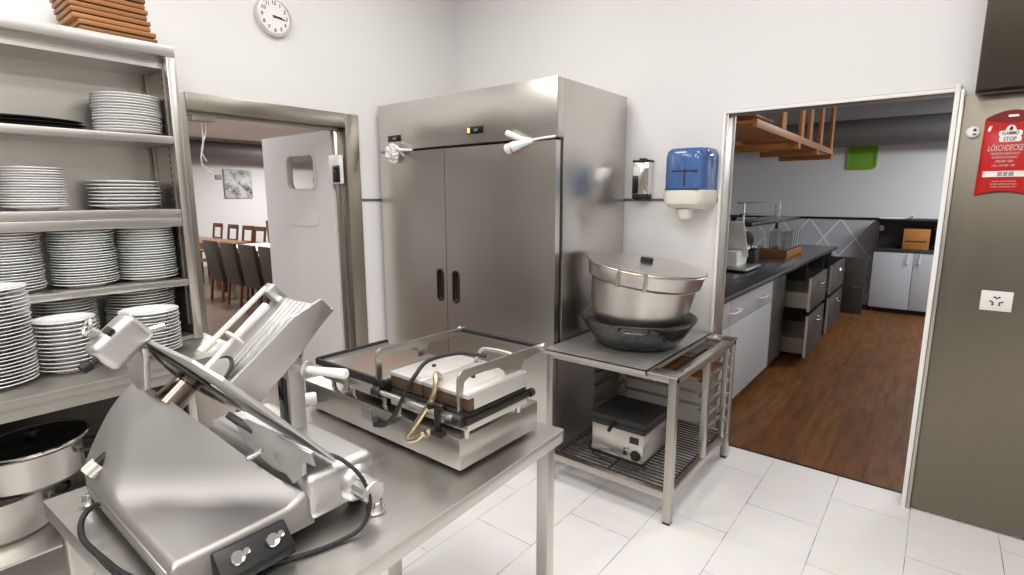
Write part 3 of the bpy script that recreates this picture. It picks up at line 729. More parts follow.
ptext('STOP', cxp, 1.733, .024, 'red_dark', 1.05)
pcurve([(.090, 1.768), (.101, 1.768), (.106, 1.790), (.097, 1.790), (.091, 1.779)], 'white_ink', 'emblem', .001)
ptext('L\u00d6SCHDECKE', cxp - .012, 1.697, .0335, 'white_ink', .78, .12)
ptext('FEUERL\u00d6SCHDECKE NACH', cxp - .010, 1.674, .0125, 'white_ink', .88, .15)
ptext('EXTINGUISHING BLANKET', cxp - .010, 1.659, .0115, 'white_ink', .88, .15)
ptext('DIN EN 1869', cxp - .010, 1.643, .0135, 'white_ink', 1.1, .15)
ptext('110 x 110 CM 1 200', cxp - .012, 1.626, .0125, 'white_ink', 1.05, .15)
pcurve([(cxp - .109, 1.604), (cxp + .107, 1.604), (cxp + .107, 1.580), (cxp - .109, 1.580)], 'white_ink', 'label_strip', .0009)
pcurve([(cxp - .030, 1.601), (cxp - .012, 1.601), (cxp - .012, 1.583), (cxp - .030, 1.583)], 'grey_ink', 'pictogram', .0014)
pcurve([(cxp - .008, 1.601), (cxp + .010, 1.601), (cxp + .010, 1.583), (cxp - .008, 1.583)], 'grey_ink', 'pictogram', .0014)
pcurve([(cxp + .014, 1.601), (cxp + .034, 1.601), (cxp + .034, 1.583), (cxp + .014, 1.583)], 'grey_ink', 'pictogram', .0014)
for k, zz in enumerate((1.562, 1.551, 1.540)): ptext('Hersteller und Hinweise zum Gebrauch'[:(30, 34, 32)[k]], cxp, zz, .0085, 'white_ink', 1.0, .1)

# ------------------------------------------------------------------ prep table
TT = .82
tb = thing('prep_table', 'stainless prep table carrying the meat slicer and the contact grill', 'table', (-1.171, .728, 0), rotz=math.radians(3))
def tl(x, y, z): return (x, y, z)
TBM = WM[tb]
m = MB(); hx, hy = .385, .51
m.box((-hx, -hy, TT - .004), (hx, hy, TT), 0, TBM); m.box((-hx, -hy, TT - .04), (-hx + .014, hy, TT - .002), .002, TBM); m.box((hx - .014, -hy, TT - .04), (hx, hy, TT - .002), .002, TBM)
m.box((-hx, -hy, TT - .04), (hx, -hy + .014, TT - .002), .002, TBM); m.box((-hx, hy - .014, TT - .04), (hx, hy, TT - .002), .002, TBM)
m.build('top', 'steel_y', tb)
MB().box((-hx + .016, -hy + .016, TT - .03), (hx - .016, hy - .016, TT - .006), 0, TBM).build('core_panel', 'steel_dull', tb)
for sx in (-1, 1):
    for sy in (-1, 1):
        x, y = sx * (hx - .038), sy * (hy - .038)
        l = MB().box((x - .02, y - .02, .02), (x + .02, y + .02, TT - .03), .003, TBM).build('leg', 'steel', tb)
        MB().box((x - .022, y - .022, 0), (x + .022, y + .022, .0205), .003, TBM).build('foot', 'black', l)
for sx in (-1, 1):
    x = sx * (hx - .038); MB().box((x - .015, -hy + .056, .17), (x + .015, hy - .056, .20), .002, TBM).build('brace', 'steel', tb)
MB().box((-hx + .056, -hy + .023, .17), (hx - .056, -hy + .053, .20), .002, TBM).build('brace', 'steel', tb)

# ------------------------------------------------------------------ meat slicer
sl = thing('meat_slicer', 'large aluminium meat slicer with tilted blade on the prep table, in front', 'meat slicer', (-1.15, .45, TT))
TH = math.radians(49); P0 = V((0, .57, .953)); NN = V((0, math.sin(TH), math.cos(TH))); TV = V((0, -math.cos(TH), math.sin(TH)))
def bp(x, n, t): return V((x, 0, 0)) + P0 + NN * n + TV * t
def smax(a, b, k):
    h = max(k - abs(a - b), 0) / k; return max(a, b) + h * h * k * .25
def smin(a, b, k): return -smax(-a, -b, k)
Rr = V((-1.345, .362, 1.108)); Ef = V((-.945, .502, .905)); C0 = V((-1.27, .262, .897))
nA = (Ef - C0).cross(Rr - C0); 
if nA.z < 0: nA = -nA
rd_ = (Ef - Rr)
bx0, bx1, by0, by1 = -1.435, -.935, .262, .52
def base_h(x, y):
    pan = .897 + .006 * (y - by0) / .25
    zA = C0.z - ((x - C0.x) * nA.x + (y - C0.y) * nA.y) / nA.z
    dy = min(y - .262, .13); zB = .905 + 3.3 * dy - 12.6 * dy * dy
    k = (x - Rr.x) / rd_.x; yr = Rr.y + rd_.y * k; zr = Rr.z + rd_.z * k
    zC = zr + .012 - (y - yr) * 4
    zD = .93 + (x + 1.435) * 2.6            # rear end falls away
    hmp = smin(smin(zA, zB, .06), smin(zC, zD, .03), .012)
    # shallow dish rim
    return smax(pan, hmp, .06)
m = MB(); nx, ny = 84, 60
def bpt(u, v):
    x = bx0 + (bx1 - bx0) * u; yr = min(Rr.y + rd_.y * (x - Rr.x) / rd_.x, by1 - .004)
    y = by0 + (yr - by0) * v / .8 if v <= .8 else yr + (by1 - yr) * (v - .8) / .2
    z = base_h(x, y); e = min(x - bx0, bx1 - x, y - by0, .02)
    ed = min(bx1 - x, y - by0, x - bx0)
    if ed < .010: z -= (.010 - ed) ** 2 * 90
    return V((x, y, z))
# denser sampling near the edges
def ease(t): return t * t * (3 - 2 * t) * .5 + t * .5
g = m.grid(lambda u, v: bpt(ease(u), v), nx, ny)
zb = .846
loop = [g[i][0] for i in range(nx + 1)] + [g[nx][j] for j in range(1, ny + 1)] + [g[i][ny] for i in range(nx - 1, -1, -1)] + [g[0][j] for j in range(ny - 1, 0, -1)]
low = [m.bm.verts.new((v.co.x, v.co.y, zb)) for v in loop]
for i in range(len(loop)):
    j = (i + 1) % len(loop); m.bm.faces.new((loop[i], loop[j], low[j], low[i]))
m.bm.faces.new(low)
base = m.build('base', 'alu_body', sl, ang=50)
MB().box((-1.39, .275, .851), (-.96, .66, .86)).box((bx0 + .02, by0 - .003, .862), (bx1 - .02, by0 + .004, .878), .002).build('lower_seam', 'steel_dull', sl)
# thickness housing at the right with the big knob
m = MB().box((-1.40, .505, .846), (-.93, .675, .948), .022, None, 4); hs = m.build('knob_housing', 'alu_light', sl, ang=50)
KM = frame((-.93, .618, .893), (0, 1, 0), (0, 0, 1))
KM = zframe((-.931, .620, .892), (1, 0, 0))
MB().lathe([(0, -.004), (.040, -.004), (.041, .004), (.036, .012), (.022, .022), (0, .022)], KM, 36).build('knob_flange', 'alu_light', hs)
m = MB(); poly = []
for i in range(48):
    a = 2 * PI * i / 48; r = .0265 - .0035 * (1 if math.cos(a * 8) > .5 else 0); poly.append((r * math.cos(a), r * math.sin(a)))
m.prism(poly, .012, .062, KM); m.lathe([(0, .062), (.024, .062), (.022, .066), (.012, .064), (0, .0635)], KM, 28)
lab(m.build('thickness_knob', 'alu_light', hs), 'big ribbed metal thickness knob')
MB().lathe([(0, 0), (.018, 0), (.018, .05), (.015, .056), (0, .056)], zframe((-1.30, .69, .962), (.55, .83, .05)), 24).build('rear_knob', 'white_plastic', hs)
for x, y in ((-.985, .655), (-1.40, .285), (-1.39, .645), (-.975, .30)):
    MB().lathe([(0, 0), (.021, 0), (.024, .006), (.024, .02), (.018, .0275), (0, .0275)], Matrix.Translation((x, y, TT + .0005)), 24).build('foot', 'rubber', sl)
MB().lathe([(0, 0), (.019, 0), (.021, .01), (.015, .024), (0, .027)], Matrix.Translation((-.905, .648, TT + .001)), 24).build('chrome_foot', 'chrome', sl)
MB().lathe([(0, 0), (.017, 0), (.019, .01), (.014, .024), (0, .027)], Matrix.Translation((-1.425, .262, TT + .006)), 24).build('chrome_foot', 'chrome', sl)
# control box
m = MB().prism([(-.945, .884), (-.945, .834), (-.893, .834), (-.890, .852), (-.928, .890)], 0, .132, frame((0, .455, 0), (1, 0, 0), (0, 0, 1)), .003)
cb = m.build('control_box', 'black', sl)
fd = V((.038, 0, .038)).normalized(); sd_ = V((.038, 0, -.038)).normalized()
for y in (.356, .420):
    c = V((-.909, y, .8715)); FMx = frame(c, (0, 1, 0), z=fd)
    mm = MB().lathe([(0, 0), (.0125, 0), (.0135, .003), (.0115, .007), (0, .008)], FMx, 24)
    mm.lathe([(0, 0), (.006, 0), (.006, .005), (0, .0055)], FMx @ Matrix.Translation((.017, .004, 0)), 16); mm.box((0, -.005, 0), (.017, .007, .004), .001, FMx)
    lab(mm.build('switch_button', 'chrome', cb), 'round silver push button')
# blade, ring guard, gauge plate (all lie in one plane tilted towards the receiving side)
BCX, BCT, BR = -1.285, .19, .128
PM = frame(P0, (1, 0, 0), (0, -math.cos(TH), math.sin(TH)))   # local x = x, y = up the plate, z = +/- normal
ps_ = 1 if (PM.to_3x3() @ V((0, 0, 1))).dot(NN) > 0 else -1
def plate(mb, poly, n0, n1, bev=.001):
    a, b = sorted((n0 * ps_, n1 * ps_)); return mb.prism(poly, a, b, PM, bev)
BM_ = frame(bp(BCX, 0, BCT), (1, 0, 0), z=NN)
MB().lathe([(0, -.013), (.045, -.013), (.085, -.008), (BR - .004, -.001), (BR, .001), (BR - .02, .003), (0, .003)], BM_, 72).build('blade', 'blade', sl)
MB().tube([BM_ @ V(((BR + .006) * math.cos(a), (BR + .006) * math.sin(a), .006)) for a in [math.radians(-10 + i * 5) for i in range(48)]], .004, 8).build('ring_guard', 'alu_light', sl)
plate(MB(), [(-.932, .004), (-.926, .03), (-.932, .19), (-.955, .30), (-1.02, .335), (-1.33, .335), (-1.335, .20), (-1.30, .10), (-1.20, .03), (-1.05, -.004), (-.95, -.004)], .005, .012).build('gauge_plate', 'alu_light', sl)
# motor neck between housing and blade
MB().cyl(bp(-1.29, -.012, .19), bp(-1.29, -.072, .19), .030, .032, 36, .003).build('motor_neck', 'neck', sl)
plate(MB(), [(-1.14, .10), (-1.06, .10), (-1.05, .13), (-1.10, .17)], -.034, -.020).build('scraper', 'black', sl)
# slice deflector plates
DM1 = frame((-1.09, .452, 0), (.165, .045, 0), (0, 0, 1))
def arc(cx, cz, r, a0, a1, n=8): return [(cx + r * math.cos(math.radians(a0 + (a1 - a0) * i / n)), cz + r * math.sin(math.radians(a0 + (a1 - a0) * i / n))) for i in range(n + 1)]
m = MB().prism([(-.006, 1.044), (.026, 1.053), (.116, 1.037), (.200, 1.018), (.190, 1.0), (.177, .995), (.177, .966), (.149, .945), (.128, .959), (.110, .957), (.092, .961), (.076, .970), (.060, .981), (.040, .990), (.019, .997), (.004, 1.020)], -.004, .0, DM1, .001)
df = m.build('slice_deflector', 'alu_light', sl)
m = MB().prism([(.113, 1.036), (.200, 1.017), (.209, .992), (.196, .995), (.179, .998), (.177, .966), (.149, .943), (.140, .956), (.130, .966), (.117, .974), (.108, .983), (.103, .993), (.102, 1.005), (.106, 1.018)], .0005, .006, DM1, .0012)
m.build('deflector_fin', 'alu_light', df)
MB().cyl(DM1 @ V((.062, .991, -.001)), DM1 @ V((.052, .986, .026)), .0065, seg=14).build('screw_pin', 'chrome', df)
# sharpener head on top of the blade
SH = frame(bp(-1.262, -.020, .366), (1, 0, 0), z=NN)
sy = 1 if (SH.to_3x3() @ V((0, 1, 0))).dot(TV) > 0 else -1
def shp(x, t, n): return SH @ V((x, t * sy, n))
m = MB().box((-.030, -.035, -.050), (.030, .035, .050), .016, SH, 4); sh = m.build('sharpener', 'alu', sl, ang=50)
MB().cyl(shp(.012, -.02, .045), shp(.016, -.035, .070), .0065, seg=14).build('sharpener_pin', 'chrome', sh)
MB().cyl(shp(.012, .006, -.045), shp(.012, .012, -.066), .005, seg=12).cyl(shp(.012, .011, -.060), shp(.012, .016, -.080), .0105, seg=16, c=.003).build('black_knob', 'black', sh)
MB().cyl(shp(-.01, .03, -.012), shp(-.012, .052, -.016), .010, seg=14).build('sleeve', 'steel_dull', sh)
MB().tube([shp(-.012 + .016 * math.cos(i * PI / 9), .058 + .007 * math.sin(i * PI / 9), -.012 + .014 * math.sin(i * PI / 9)) for i in range(18)], .003, 8, closed=True).build('wire_loop', 'chrome', sh)
MB().box((-.002, -.038, -.005), (.034, -.030, .010), .002, SH).build('catch', 'black', sh)
MB().prism([(-1.345, 1.178), (-1.243, 1.196), (-1.240, 1.170), (-1.248, 1.145), (-1.255, 1.105), (-1.300, 1.095), (-1.345, 1.105), (-1.360, 1.142)], -.355, -.345, frame((0, 0, 0), (1, 0, 0), (0, 0, 1)), .002).build('head_bracket', 'alu_light', sl)
# carriage: ribbed tray, fence, rod, pusher
TX0, TX1, T0 = -1.305, -1.052, .165
CF = frame(P0 + TV * T0, NN, (1, 0, 0))  # local x = along slope, y = world x, z = -TV or TV
if CF.to_3x3() @ V((0, 0, 1)) @ TV < 0: SGN = -1
else: SGN = 1
def cz(n, x, h): return bp(x, n, T0 + h)
m = MB()
def slab(mb, n0, n1, x0, x1, h0, h1, bev=0.):
    mat = frame(bp(0, 0, T0), (1, 0, 0), (0, math.sin(TH), math.cos(TH)))  # x->x, y->n, z-> +/-t
    s = 1 if (mat.to_3x3() @ V((0, 0, 1))).dot(TV) > 0 else -1
    a, b = sorted((h0 * s, h1 * s)); mb.box((x0, n0, a), (x1, n1, b), bev, mat); return mb
slab(m, .022, .268, TX0, TX1, -.006, 0, .001); tray = m.build('food_tray', 'alu_light', sl)
m = MB()
for i in range(11): 
    x = TX0 + .062 + i * .0185; slab(m, .03, .262, x, x + .009, -.001, .005, .002)
m.build('tray_ribs', 'alu_light', tray)
m = MB(); slab(m, .25, .278, TX0 - .004, TX0 + .035, -.008, .04, .004); m.build('corner_bracket', 'alu_light', tray)
fm = frame(P0 + V((TX1, 0, 0)), NN, TV)
fp = [(.010, .158), (.020, .236), (.195, .226), (.264, .203), (.264, .165), (.138, .157)]
m = MB().prism(fp, -.005, .005, fm, .0015); m.build('fence', 'alu', tray)
MB().cyl(bp(-1.295, .06, .212), bp(-1.295, .262, .203), .0065, seg=14).build('guide_rod', 'cream_plastic', tray)
MB().cyl(bp(-1.295, .055, .214), bp(-1.295, .095, .210), .0095, seg=16, c=.002).build('rod_sleeve', 'cream_plastic', tray)
pu = MB().cyl(bp(-1.20, .02, .222), bp(-1.20, .112, .220), .006, seg=16).build('pusher_rod', 'white_plastic', tray)
MB().lathe([(0, 0), (.023, 0), (.024, .003), (.021, .006), (0, .006)], zframe(bp(-1.20, .108, .220), NN), 32).build('pusher_disc', 'white_plastic', pu)
MB().cyl(bp(-1.20, .114, .220), bp(-1.20, .212, .216), .0075, .0100, 20, .004).build('pusher_grip', 'white_plastic', pu)
HP = frame(bp(-1.205, .016, .196), (1, 0, 0), NN)   # half disc lying in the tray plane
half = [(.050 * math.cos(i * PI / 20), .056 * math.sin(i * PI / 20)) for i in range(21)]
pp = MB().prism(half, -.003, .003, HP, .001).build('pusher_plate', 'alu', tray)
MB().tube([HP @ V((a, b, 0)) for a, b in half], .0045, 8).build('black_rim', 'rubber', pp)
# post and handle
post = MB().box((-1.222, .607, .94), (-1.165, .648, 1.135), .005).prism([(.605, 1.12), (.648, 1.12), (.655, 1.15), (.64, 1.18), (.61, 1.16)], -1.19, -1.165, frame((0, 0, 0), (0, 1, 0), (0, 0, 1)), .002)
po = post.build('carriage_post', 'alu', sl)
MB().box((-1.213, .6045, .958), (-1.176, .608, 1.075), .001).build('dark_window', 'dark_glass', po)
hd = V((.155, .047, .004)).normalized(); h0 = V((-1.135, .580, 1.121))
MB().cyl(h0 - hd * .03, h0 + hd * .07, .0075, seg=18).build('handle_shaft', 'white_plastic', po)
MB().lathe([(0, 0), (.019, 0), (.020, .003), (.018, .007), (0, .007)], zframe(h0 + hd * .068, hd), 32).build('handle_disc', 'alu_light', po)
MB().cyl(h0 + hd * .072, h0 + hd * .180, .0085, .0115, 22, .004).build('handle_grip', 'white_plastic', po)
# rear release knob
k0 = V((-1.343, .290, .957)); kd = V((-.06, -.80, -.58)).normalized()
kn = MB().cyl(k0, k0 + kd * .030, .011, seg=16).build('release_stem', 'black', sl)
m = MB(); poly = []
for i in range(42):
    a = 2 * PI * i / 42; r = .0185 - .0035 * (1 if math.cos(a * 7) > .4 else 0); poly.append((r * math.cos(a), r * math.sin(a)))
m.prism([(a * .9, b * .9) for a, b in poly], .024, .050, zframe(k0, kd), .0012); m.build('release_knob', 'cream_plastic', kn)
# cords
cz_ = TT + .006
m = MB().tube(catmull([(-1.33, .268, .862), (-1.345, .245, .850), (-1.33, .226, .835), (-1.27, .215, cz_ + .002), (-1.18, .222, cz_), (-1.08, .236, cz_), (-.99, .275, cz_), (-.955, .33, cz_), (-.97, .40, cz_)], 6), .0058, 10); m.build('power_cord', 'rubber', sl)
m = MB().tube(catmull([(-.955, .565, .972), (-.925, .585, .960), (-.885, .603, .925), (-.865, .606, .875), (-.862, .580, .834), (-.870, .53, cz_ - .001), (-.885, .475, cz_ - .001), (-.915, .41, cz_ - .001), (-.955, .38, cz_ - .001)], 6), .0042, 10); m.build('sensor_cord', 'rubber', sl)

# ------------------------------------------------------------------ contact grill on the table
gr = thing('contact_grill', 'long stainless double grill with flat plate and lifting press on the prep table', 'contact grill', (-1.215, 1.03, TT))
GX0, GX1, GY0, GY1, GT = -1.566, -.866, .872, 1.197, .914
m = MB().box((GX0, GY0, .831), (GX1, GY1, GT), .003); gb = m.build('body', 'steel_h', gr)
for x in (GX0 + .04, GX1 - .04):
    for y in (GY0 + .03, GY1 - .03): MB().cyl((x, y, TT + .0005), (x, y, .832), .014, seg=14).build('foot', 'rubber', gb)
MB().box((-1.262, GY0 - .002, .866), (-1.212, GY0, .900), .0005).build('rating_plate', 'steel_dull', gb)
# left: flat griddle
m = MB().box((-1.478, .882, .945), (-1.165, 1.13, .985), .003); lg = m.build('griddle_pan', 'dark_metal', gr)
MB().box((-1.47, .878, .942), (-1.175, .884, .975), .001).build('griddle_front', 'steel_h', lg)
MB().box((-1.486, .874, .9845), (-1.158, 1.14, .996), .002).build('griddle_rim', 'cast_iron', lg)
MB().box((-1.476, .884, .9962), (-1.166, 1.132, .999), .001).build('griddle_plate', 'griddle', lg)
MB().box((-1.490, .872, .985), (-1.478, 1.145, 1.006), .002).box((-1.49, .868, .983), (-1.155, .876, 1.003), .002).build('splash_lip', 'cast_iron', lg)
for x in (-1.44, -1.33, -1.185):
    for y in (.897, 1.10): MB().cyl((x, y, GT), (x, y, .947), .007, seg=12).build('support_leg', 'steel', lg)
MB().box((-1.345, .868, .93), (-1.328, .880, .985), .002).build('clip', 'steel_dull', lg)
# right: press grill
m = MB().box((-1.135, .877, .938), (-.842, 1.118, .972), .003); rg = m.build('lower_pan', 'steel_h', gr)
for x in (-1.115, -.862):
    for y in (.893, 1.10): MB().cyl((x, y, GT), (x, y, .94), .008, seg=12).build('support_leg', 'steel', rg)
MB().box((-1.132, .880, .9722), (-.845, 1.115, .984), .002).build('lower_plate', 'cast_iron', rg)
for x0, x1, lb in ((-1.137, -1.008, 0), (-1.004, -.842, 1)):
    u = MB().box((x0, .882, .987), (x1, 1.113, 1.020), .004).build('press_block', 'burnt', gr)
    MB().box((x0 - .001, .880, 1.0195), (x1 + .001, 1.115, 1.031), .003).build('press_cover', 'plate_top', u)
    if lb: 
        MB().box((x1 - .002, .90, .990), (x1 + .0015, 1.11, 1.024), .0005).build('side_cover', 'plate_top', u)
        text_mesh('maker_mark', 'M', .016, None, frame((-.945, 1.0, 1.0313), (.75, .66, 0), (-.66, .75, 0)), 'ink', u)
    MB().cyl(((x0 + x1) / 2 - .0, .985, 1.031), ((x0 + x1) / 2, .985, 1.036), .006, seg=12).build('bolt', 'ink', u)
# hinge rail at the front and lift frame
MB().cyl((-1.185, .868, .967), (-.87, .868, .967), .007, seg=14).build('front_rail', 'alu_light', gr)
for x in (-1.178, -.862):
    MB().cyl((x - .014, .868, .967), (x + .014, .868, .967), .017, seg=20, c=.003).build('hinge', 'dark_metal', gr)
MB().box((-.850, .872, .956), (-.838, 1.128, .972), .002).cyl((-.844, 1.125, .964), (-.844, 1.14, .964), .012, seg=14).build('side_rail', 'dark_metal', gr)
def arm(x, web):
    t = .006
    pts = [(.868, .955), (.868, 1.06)] + [(.888 + .02 * math.cos(math.radians(180 - a)), 1.065 + .022 * math.sin(math.radians(180 - a))) for a in (15, 35, 55, 75, 90)]
    top = pts + [(1.05, 1.0845), (1.225, 1.0825)]
    w_ = .017
    bot = [(1.225, 1.0825 - w_)]
    if web: bot += [(1.125, 1.055), (1.105, 1.02), (1.095, .955), (1.072, .955)] + [(1.062, 1.02), (1.045, 1.045), (1.02, 1.062)]
    else: bot += [(1.06, 1.064), (1.05, 1.03), (1.02, 1.03), (1.02, 1.056), (1.01, 1.064)]
    bot += [(.96, 1.066), (.905, 1.066), (.889, 1.058), (.886, 1.04), (.886, .955)]
    fm = frame((x, 0, 0), (0, 1, 0), (0, 0, 1))
    return MB().prism(top + bot, -t / 2, t / 2, fm, .0008)
arm(-1.180, False).build('lift_arm', 'frame_steel', gr); arm(-.866, True).build('lift_arm', 'frame_steel', gr)
MB().cyl((-1.186, 1.215, 1.074), (-.86, 1.215, 1.074), .0085, seg=16).build('grip_bar', 'black', gr)
for x in (-1.19, -.858): MB().cyl((x - .006, 1.215, 1.074), (x + .004, 1.215, 1.074), .010, seg=14).build('grip_cap', 'alu_light', gr)
MB().tube(catmull([(-1.01, 1.09, 1.032), (-1.005, 1.105, 1.06), (-.985, 1.112, 1.068), (-.90, 1.115, 1.068), (-.875, 1.112, 1.05), (-.872, 1.10, 1.02)], 4), .006, 10).build('small_handle', 'steel_dull', gr)
# brass conduit, cable, latch
MB().tube(catmull([(-.985, .925, 1.032), (-.975, .905, 1.050), (-.958, .885, 1.056), (-.945, .873, 1.040), (-.952, .868, 1.005), (-.985, .862, .955), (-1.020, .856, .905), (-1.036, .853, .882), (-1.030, .850, .874), (-1.005, .853, .882), (-.985, .858, .900)], 6), .0075, 10).build('brass_conduit', 'brass', gr)
MB().tube(catmull([(-.945, 1.06, 1.066), (-.970, 1.05, 1.069), (-1.008, 1.008, 1.075), (-1.035, .93, 1.068), (-1.036, .885, 1.040), (-1.045, .867, 1.01), (-1.066, .857, .965), (-1.092, .853, .922), (-1.128, .854, .889), (-1.155, .857, .875), (-1.185, .860, .870)], 6), .0055, 10).cyl((-1.178, .858, .871), (-1.200, .8715, .880), .009, seg=12).build('power_cable', 'rubber', gr)
m = MB().box((-.938, .850, .985), (-.905, .866, .998), .003).box((-.934, .852, .925), (-.920, .864, .99), .002).box((-.943, .846, .9145), (-.905, .868, .926), .002).cyl((-.938, .855, .992), (-.938, .84, .992), .008, seg=10); m.build('latch', 'dark_metal', gr)

# ------------------------------------------------------------------ steel rack trolley with the pot
rk = thing('rack_table', 'low steel rack table with wire shelf and tray slides beside the refrigerator', 'rack', (-1.195, 2.62, 0))
RX0, RX1, RY0, RY1, RT = -1.532, -.836, 2.195, 3.06, .722
for x in (RX0 + .019, RX1 - .019):
    for y in (RY0 + .019, RY1 - .019):
        l = MB().box((x - .019, y - .019, .012), (x + .019, y + .019, RT - .012), .003).build('leg', 'frame_steel', rk)
        MB().box((x - .017, y - .017, 0), (x + .017, y + .017, .013), .002).build('foot', 'black', l)
for nm, a, b in (('top_rail', (RX0, RY0, RT - .04), (RX1, RY0 + .03, RT - .012)), ('top_rail', (RX0, RY1 - .03, RT - .04), (RX1, RY1, RT - .012)), ('top_rail', (RX0, RY0, RT - .04), (RX0 + .03, RY1, RT - .012)), ('top_rail', (RX1 - .03, RY0, RT - .04), (RX1, RY1, RT - .012)),
                 ('bottom_rail', (RX0 + .03, RY0 + .004, .120), (RX1 - .03, RY0 + .034, .156)), ('bottom_rail', (RX0 + .03, RY1 - .034, .120), (RX1 - .03, RY1 - .004, .156)), ('bottom_rail', (RX0 + .004, RY0 + .03, .120), (RX0 + .034, RY1 - .03, .156)), ('bottom_rail', (RX1 - .034, RY0 + .03, .120), (RX1 - .004, RY1 - .03, .156))):
    MB().box(a, b, .003).build(nm, 'frame_steel', rk)
# top: flat rim and the laid-on sheet
m = MB(); z0, z1 = RT - .012, RT - .004
m.box((RX0 - .006, RY0 - .006, z0), (RX1 + .006, RY0 + .085, z1), .001); m.box((RX0 - .006, RY1 - .10, z0), (RX1 + .006, RY1 + .006, z1), .001)
m.box((RX0 - .006, RY0 + .08, z0), (RX0 + .06, RY1 - .09, z1), .001); m.box((RX1 - .04, RY0 + .08, z0), (RX1 + .006, RY1 - .09, z1), .001)
m.build('top_rim', 'steel', rk)
m = MB().box((RX0 - .012, RY0 - .012, RT - .003), (-.972, RY1 + .004, RT + .002)).box((-.978, RY0 - .012, RT - .024), (-.972, RY1 + .004, RT + .002)).box((RX0 - .012, RY0 - .012, RT - .022), (-.972, RY0 - .008, RT + .002))
m.build('loose_sheet', 'sheet', rk)
m = MB().box((-.97, RY0 + .09, .64), (-.88, RY1 - .11, .655), .002); m.build('dark_tray', 'dark_metal', rk)
# wire shelf
m = MB()
for i in range(26):
    y = RY0 + .045 + i * .031; m.cyl((RX0 + .03, y, .153), (RX1 - .03, y, .153), .0042, seg=6)
for x in (RX0 + .05, -1.19, RX1 - .05): m.cyl((x, RY0 + .03, .144), (x, RY1 - .03, .144), .005, seg=6)
m.build('wire_shelf', 'dark_metal', rk)
# slides
MB().box((RX1 - .034, 2.63, .157), (RX1 - .002, 2.662, RT - .041), .002).build('post', 'frame_steel', rk)
MB().box((RX1 - .034, 2.945, .157), (RX1 - .004, 2.97, RT - .041), .002).build('post', 'frame_steel', rk)
MB().box((RX0 + .004, 2.63, .157), (RX0 + .03, 2.66, RT - .041), .002).build('post', 'frame_steel', rk)
for i in range(6):
    z = .255 + i * .075
    MB().box((RX1 - .058, 2.64, z), (RX1 - .035, 3.02, z + .003)).box((RX1 - .038, 2.64, z), (RX1 - .035, 3.02, z + .018)).box((RX1 - .003, 2.935, z), (RX1 + .007, 2.975, z + .02), .001).build('slide', 'frame_steel', rk)
    MB().box((RX0 + .03, 2.64, z), (RX0 + .055, 3.02, z + .003)).box((RX0 + .03, 2.64, z), (RX0 + .033, 3.02, z + .018)).build('slide', 'frame_steel', rk)
    MB().box((RX0 + .06, 3.0, z + .03), (RX1 - .06, 3.006, z + .048), .001).build('cross_bar', 'steel_dull', rk)
MB().box((RX0 + .036, RY0 + .045, .16), (RX0 + .040, 2.62, RT - .045)).build('side_sheet', 'steel_dull', rk)
bd = MB().box((-1.28, 2.665, .5585), (-.872, 3.01, .576), .003).build('serving_board', 'board')
tag(bd, 'brown wooden board lying on the tray slides inside the steel rack', 'board')
# small contact grill on the wire shelf
tg = thing('countertop_grill', 'small steel box grill with black ribbed lid on the wire shelf of the rack', 'grill', (-1.06, 2.52, .158))
MB()
t0 = .170
q = [V(a) for a in ((-1.345, 2.375, 0), (-1.057, 2.372, 0))]
m = MB().box((-1.335, 2.34, t0), (-1.045, 2.62, t0 + .16), .004); tbod = m.build('body', 'steel', tg)
for x in (-1.315, -1.065):
    for y in (2.36, 2.60): MB().cyl((x, y, .158), (x, y, t0 + .001), .012, seg=12).build('foot', 'rubber', tg)
MB().box((-1.335 - .004, 2.336, t0 - .002), (-1.041, 2.624, t0 + .008), .002).build('base_trim', 'black', tg)
MB().box((-1.345, 2.332, t0 + .160), (-1.035, 2.632, t0 + .188), .006).build('lower_plate', 'cast_iron', tg)
m = MB().box((-1.347, 2.33, t0 + .189), (-1.033, 2.634, t0 + .222), .008)
for i in range(9): m.box((-1.33 + i * .032, 2.345, t0 + .219), (-1.318 + i * .032, 2.62, t0 + .226), .002)
m.build('lid', 'cast_iron', tg)
MB().tube(catmull([(-1.20, 2.33, t0 + .198), (-1.20, 2.30, t0 + .186), (-1.20, 2.268, t0 + .170)], 4), .010, 10).build('lid_handle', 'black', tg)
MB().box((-1.118, 2.337, t0 + .103), (-1.068, 2.341, t0 + .138), .001).build('display', 'black_gloss', tbod)
MB().lathe([(0, 0), (.027, 0), (.027, .004), (.018, .006), (.017, .02), (0, .021)], zframe((-1.083, 2.34, t0 + .042), (0, -1, 0)), 28).build('dial', 'black', tbod)
MB().box((-1.152, 2.337, t0 + .03), (-1.132, 2.341, t0 + .054), .001).build('switch', 'black', tbod)
for dx, dz in ((-.042, .072), (-.062, .066)): MB().cyl((-1.083 + dx, 2.341, t0 + dz), (-1.083 + dx, 2.337, t0 + dz), .005, seg=10).build('lamp', 'black', tbod)
MB().tube(catmull([(-1.34, 2.56, .20), (-1.38, 2.55, .19), (-1.41, 2.52, .172), (-1.40, 2.46, .166), (-1.36, 2.36, .164), (-1.25, 2.30, .163), (-1.10, 2.29, .163), (-1.02, 2.33, .163)], 6), .005, 8).build('power_cord', 'rubber', tg)
MB().box((-1.43, 2.50, .163), (-1.38, 2.55, .20), .008).build('plug', 'black', tg)
